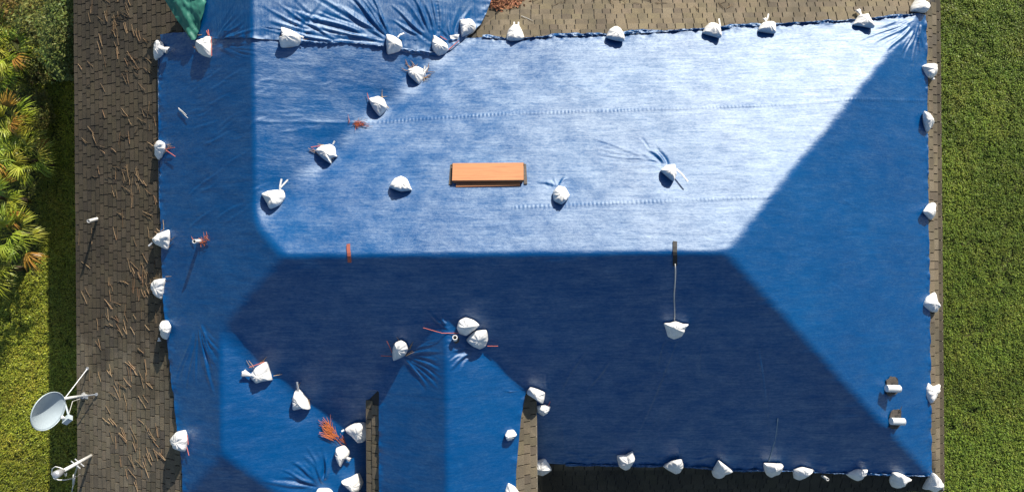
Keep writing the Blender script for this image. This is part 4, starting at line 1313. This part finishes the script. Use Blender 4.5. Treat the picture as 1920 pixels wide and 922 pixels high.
# ------------------------------------------------------------------ lawn
def lawn(name, x0, x1, y0, y1, dens, label, keep=None, tone=(1, 1, 1)):
    n = int((x1 - x0) * (y1 - y0) * dens)
    x = RNG.uniform(x0, x1, n); y = RNG.uniform(y0, y1, n)
    if keep is not None:
        k = keep(x, y); x = x[k]; y = y[k]; n = len(x)
    bare = (vnoise(x * 2.2, y * 2.2, 46) + 0.6 * vnoise(x * 7, y * 7, 47)) < -0.85
    k = ~(bare & (RNG.uniform(0, 1, n) < 0.7)); x = x[k]; y = y[k]; n = len(x)
    a = RNG.uniform(0, 2 * np.pi, n)
    lump = vnoise(x * 9, y * 9, 41) * 0.5 + vnoise(x * 21, y * 21, 42) * 0.5
    L = RNG.uniform(0.05, 0.11, n) * (1 + 0.5 * lump)
    w = RNG.uniform(0.006, 0.012, n)
    lean = RNG.uniform(0.5, 1.25, n)
    dx, dy = np.cos(a), np.sin(a)
    h0 = 0.03 + 0.03 * lump
    V = np.zeros((n, 4, 3))
    base = np.stack([x, y, h0], 1)
    side = np.stack([-dy * w, dx * w, 0 * w], 1)
    mid = base + np.stack([dx * L * 0.45 * np.sin(lean), dy * L * 0.45 * np.sin(lean), L * 0.62 * np.cos(lean * 0.6)], 1)
    tip = base + np.stack([dx * L * np.sin(lean), dy * L * np.sin(lean), L * 0.75 * np.cos(lean)], 1)
    V[:, 0] = base - side * 0.7; V[:, 1] = mid - side; V[:, 2] = tip; V[:, 3] = mid + side
    F = np.arange(n * 4).reshape(n, 4)
    me = np_mesh(name, V.reshape(-1, 3), F)
    g = RNG.uniform(0.45, 1.6, n) * (1 + 0.2 * vnoise(x * 1.1, y * 1.1, 43)) * (1 + 0.15 * vnoise(x * 0.5, y * 0.5, 45))
    yel = RNG.uniform(0.9, 1.2, n)
    c = np.stack([g * yel, g, g * RNG.uniform(0.7, 1.3, n)], 1) * np.array(tone)
    set_col(me, np.repeat(c, 4, 0))
    tag(link_mesh(name, me, None, M['grass']), label, 'grass', kind='stuff')
lawn('lawn', 8.5, 14.6, -8.0, 8.0, 3300, 'thick green lawn along the right side of the house', tone=(0.88, 0.97, 0.95))
lawn('lawn', -14.6, -8.5, -8.0, 8.0, 3000, 'yellow green lawn along the left side of the house',
     keep=lambda x, y: (y < -0.6 + 0.5 * vnoise(x * 2, y * 2, 44)) | (x > -11.7) | (RNG.uniform(0, 1, len(x)) < 0.25), tone=(1.35, 1.18, 0.9))

# ------------------------------------------------------------------ palmettos and shrubs
def frond_mesh(seed):
    rg = random.Random(seed)
    V = []; F = []; C = []
    ns = rg.randint(15, 20)
    spread = R(rg.uniform(100, 140))
    yel = rg.uniform(0.75, 1.3); old = seed == 5
    Lp = rg.uniform(0.30, 0.5)
    # petiole
    for i in range(3):
        t = i / 2
        V += [(Lp * t, -0.008, 0.10 * t * t), (Lp * t, 0.008, 0.10 * t * t), (Lp * t, 0, 0.10 * t * t + 0.012)]
        C += [(0.9, 1.0, 1)] * 3
    for t in range(2):
        for e in range(3): F.append((t * 3 + e, t * 3 + (e + 1) % 3, t * 3 + 3 + (e + 1) % 3, t * 3 + 3 + e))
    k = 9
    for i in range(ns):
        f = i / (ns - 1) - 0.5
        a = f * spread + rg.gauss(0, 0.04)
        L = rg.uniform(0.36, 0.5) * (1 - 0.45 * abs(f) * 2 * 0.6)
        d = Vector((math.cos(a), math.sin(a), 0)); s = Vector((-d.y, d.x, 0))
        o = Vector((Lp, 0, 0.10))
        w = rg.uniform(0.012, 0.018)
        droop = rg.uniform(0.05, 0.24); rise = rg.uniform(0.03, 0.10)
        g = rg.uniform(0.7, 1.25)
        col = (g * (1.25 if old else yel * 0.95), g * (0.62 if old else 1.0), g * (0.9 if old else rg.uniform(0.6, 1.3)))
        p = []
        for t, ww in ((0.0, 0.35), (0.4, 1.0), (0.75, 0.75), (1.0, 0.06)):
            c = o + d * (L * t) + Vector((0, 0, rise * math.sin(math.pi * t * 0.8) - droop * t ** 2.2))
            p += [c - s * (w * ww) + Vector((0, 0, 0.006 * ww)), c, c + s * (w * ww) + Vector((0, 0, 0.006 * ww))]
        V += p; C += [col] * 12
        for t in range(3):
            b = k + t * 3
            F += [(b, b + 1, b + 4, b + 3), (b + 1, b + 2, b + 5, b + 4)]
        k += 12
    me = np_mesh('frond', np.array([tuple(v) for v in V]), np.array(F))
    set_col(me, np.array(C))
    me.materials.append(M['palm'])
    return me
FR = [frond_mesh(i) for i in range(12)]
def palmetto(px, py, h, n, size, label):
    p = at_z(px, py, h); p.z = 0
    root = empty('palmetto', p, label, 'palm', 'saw palmettos beside the house')
    for i in range(n):
        az = i * 2.399 + random.uniform(-0.3, 0.3)
        el = random.uniform(0.12, 0.95)
        o = bpy.data.objects.new('frond', FR[random.randrange(12)])
        COL.objects.link(o); o.parent = root
        s = size * random.uniform(0.8, 1.15)
        o.matrix_local = Matrix.Translation((0.04 * math.cos(az), 0.04 * math.sin(az), h * random.uniform(0.65, 1.0))) @ Matrix.Rotation(az, 4, 'Z') @ Matrix.Rotation(-el, 4, 'Y') @ Matrix.Rotation(random.uniform(-0.4, 0.4), 4, 'X') @ Matrix.Scale(s, 4)
    mb = MB(); mb.tube([(p.x, p.y, 0), (p.x + 0.03, p.y, h * 0.6), (p.x, p.y + 0.03, h)], [0.07, 0.06, 0.04], 8)
    mb.build('trunk', M['bark'], root)
PALMS = [(-6, 62, 1.0, 13, 1.0, 'pale yellow green palmetto highest up at the left picture edge'),
         (18, 98, 1.15, 15, 1.0, 'palmetto with bright yellow fronds reaching right, below the dark shrubs'),
         (6, 140, 0.9, 14, 0.9, 'palmetto with one browned orange frond under the yellow one'),
         (22, 232, 0.9, 15, 0.95, 'starry green palmetto next to the small pale bush'),
         (42, 268, 0.8, 13, 0.85, 'spiky palmetto leaning over the house shadow edge'),
         (48, 300, 1.0, 14, 0.9, 'yellow green palmetto in front of the house shadow, at the level of the left bag'),
         (2, 296, 0.9, 13, 0.95, 'palmetto behind the yellow green one, at the picture edge'),
         (-4, 372, 1.0, 15, 1.05, 'large palmetto at the picture edge midway down the house'),
         (22, 440, 1.0, 15, 1.0, 'palmetto with long drooping fronds midway down the house'),
         (-8, 505, 0.9, 13, 1.0, 'lowest palmetto on the edge of the lawn')]
for q in PALMS: palmetto(*q)

def leaf_cloud(n, c, rad, leaf, tint):
    """small leaves through an uneven crown"""
    u = RNG.normal(size=(n, 3)); u /= np.linalg.norm(u, axis=1)[:, None]
    r = RNG.uniform(0.3, 1, n) ** 0.45
    lob = 1 + 0.32 * vnoise(u[:, 0] * 2.4 + c[0] * 3, u[:, 1] * 2.4 + u[:, 2] * 1.7 + c[1] * 3, 51) + 0.15 * vnoise(u[:, 0] * 6, u[:, 1] * 6 + c[1], 52)
    P = u * (r * lob)[:, None] * np.array(rad)
    P[:, 2] = np.abs(P[:, 2]) * 0.8 + P[:, 2] * 0.2
    P += np.array(c)
    a = RNG.uniform(0, 2 * np.pi, n); L = RNG.uniform(0.6, 1.3, n) * leaf; w = L * RNG.uniform(0.3, 0.5, n)
    d = np.stack([np.cos(a), np.sin(a), RNG.uniform(-0.6, 0.5, n)], 1); s = np.stack([-np.sin(a), np.cos(a), RNG.uniform(-0.5, 0.5, n)], 1)
    V = np.zeros((n, 4, 3))
    V[:, 0] = P - d * L[:, None]; V[:, 1] = P + s * w[:, None]; V[:, 2] = P + d * L[:, None]; V[:, 3] = P - s * w[:, None]
    g = RNG.uniform(0.6, 1.4, n) * (1 + 0.3 * vnoise(P[:, 0] * 4, P[:, 1] * 4, 53))
    C = np.stack([g * tint[0] * RNG.uniform(0.85, 1.25, n), g * tint[1], g * tint[2]], 1)
    return V.reshape(-1, 3), np.arange(n * 4).reshape(n, 4), np.repeat(C, 4, 0)
def shrub(px, py, h, rad, n, leaf, tint, label):
    p = at_z(px, py, h * 0.8); p.z = 0
    root = empty('shrub', p, label, 'shrub', 'shrubs at the corner of the house')
    V, F, C = leaf_cloud(n, (p.x, p.y, h - rad[2]), rad, leaf, tint)
    me = np_mesh('crown', V, F); set_col(me, C)
    link_mesh('crown', me, root, M['shrub'])
    for k in range(5):
        mb = MB(); a = k * 1.3 + 0.4
        mb.tube([(p.x + 0.05 * math.cos(a), p.y + 0.05 * math.sin(a), 0), (p.x + 0.2 * math.cos(a), p.y + 0.2 * math.sin(a), h * 0.45), (p.x + 0.5 * rad[0] * math.cos(a), p.y + 0.5 * rad[1] * math.sin(a), h * 0.8)], [0.03, 0.022, 0.01], 6)
        mb.build('stem', M['bark'], root)
shrub(120, 30, 2.55, (0.55, 0.75, 1.0), 5200, 0.035, (0.95, 1.0, 1.0), 'dark olive shrub pressed against the left eave at the top corner')
shrub(112, 95, 2.4, (0.5, 0.65, 0.9), 4600, 0.035, (1.0, 1.05, 1.0), 'olive shrub where the house shadow begins')
shrub(62, 28, 1.7, (0.7, 0.75, 0.8), 5200, 0.035, (1.05, 1.0, 0.9), 'mossy green shrub between the eave shrub and the palmettos')
shrub(15, 10, 1.5, (0.55, 0.4, 0.6), 2200, 0.035, (1.1, 0.72, 0.7), 'brownish shrub in the top left corner')
shrub(62, 208, 0.75, (0.34, 0.6, 0.45), 2400, 0.028, (1.25, 1.1, 1.1), 'small pale bush beside the starry palmetto')
shrub(58, 128, 1.2, (0.4, 0.35, 0.5), 1500, 0.035, (0.8, 0.8, 0.8), 'dim low shrub between the yellow palmetto and the house shadow')
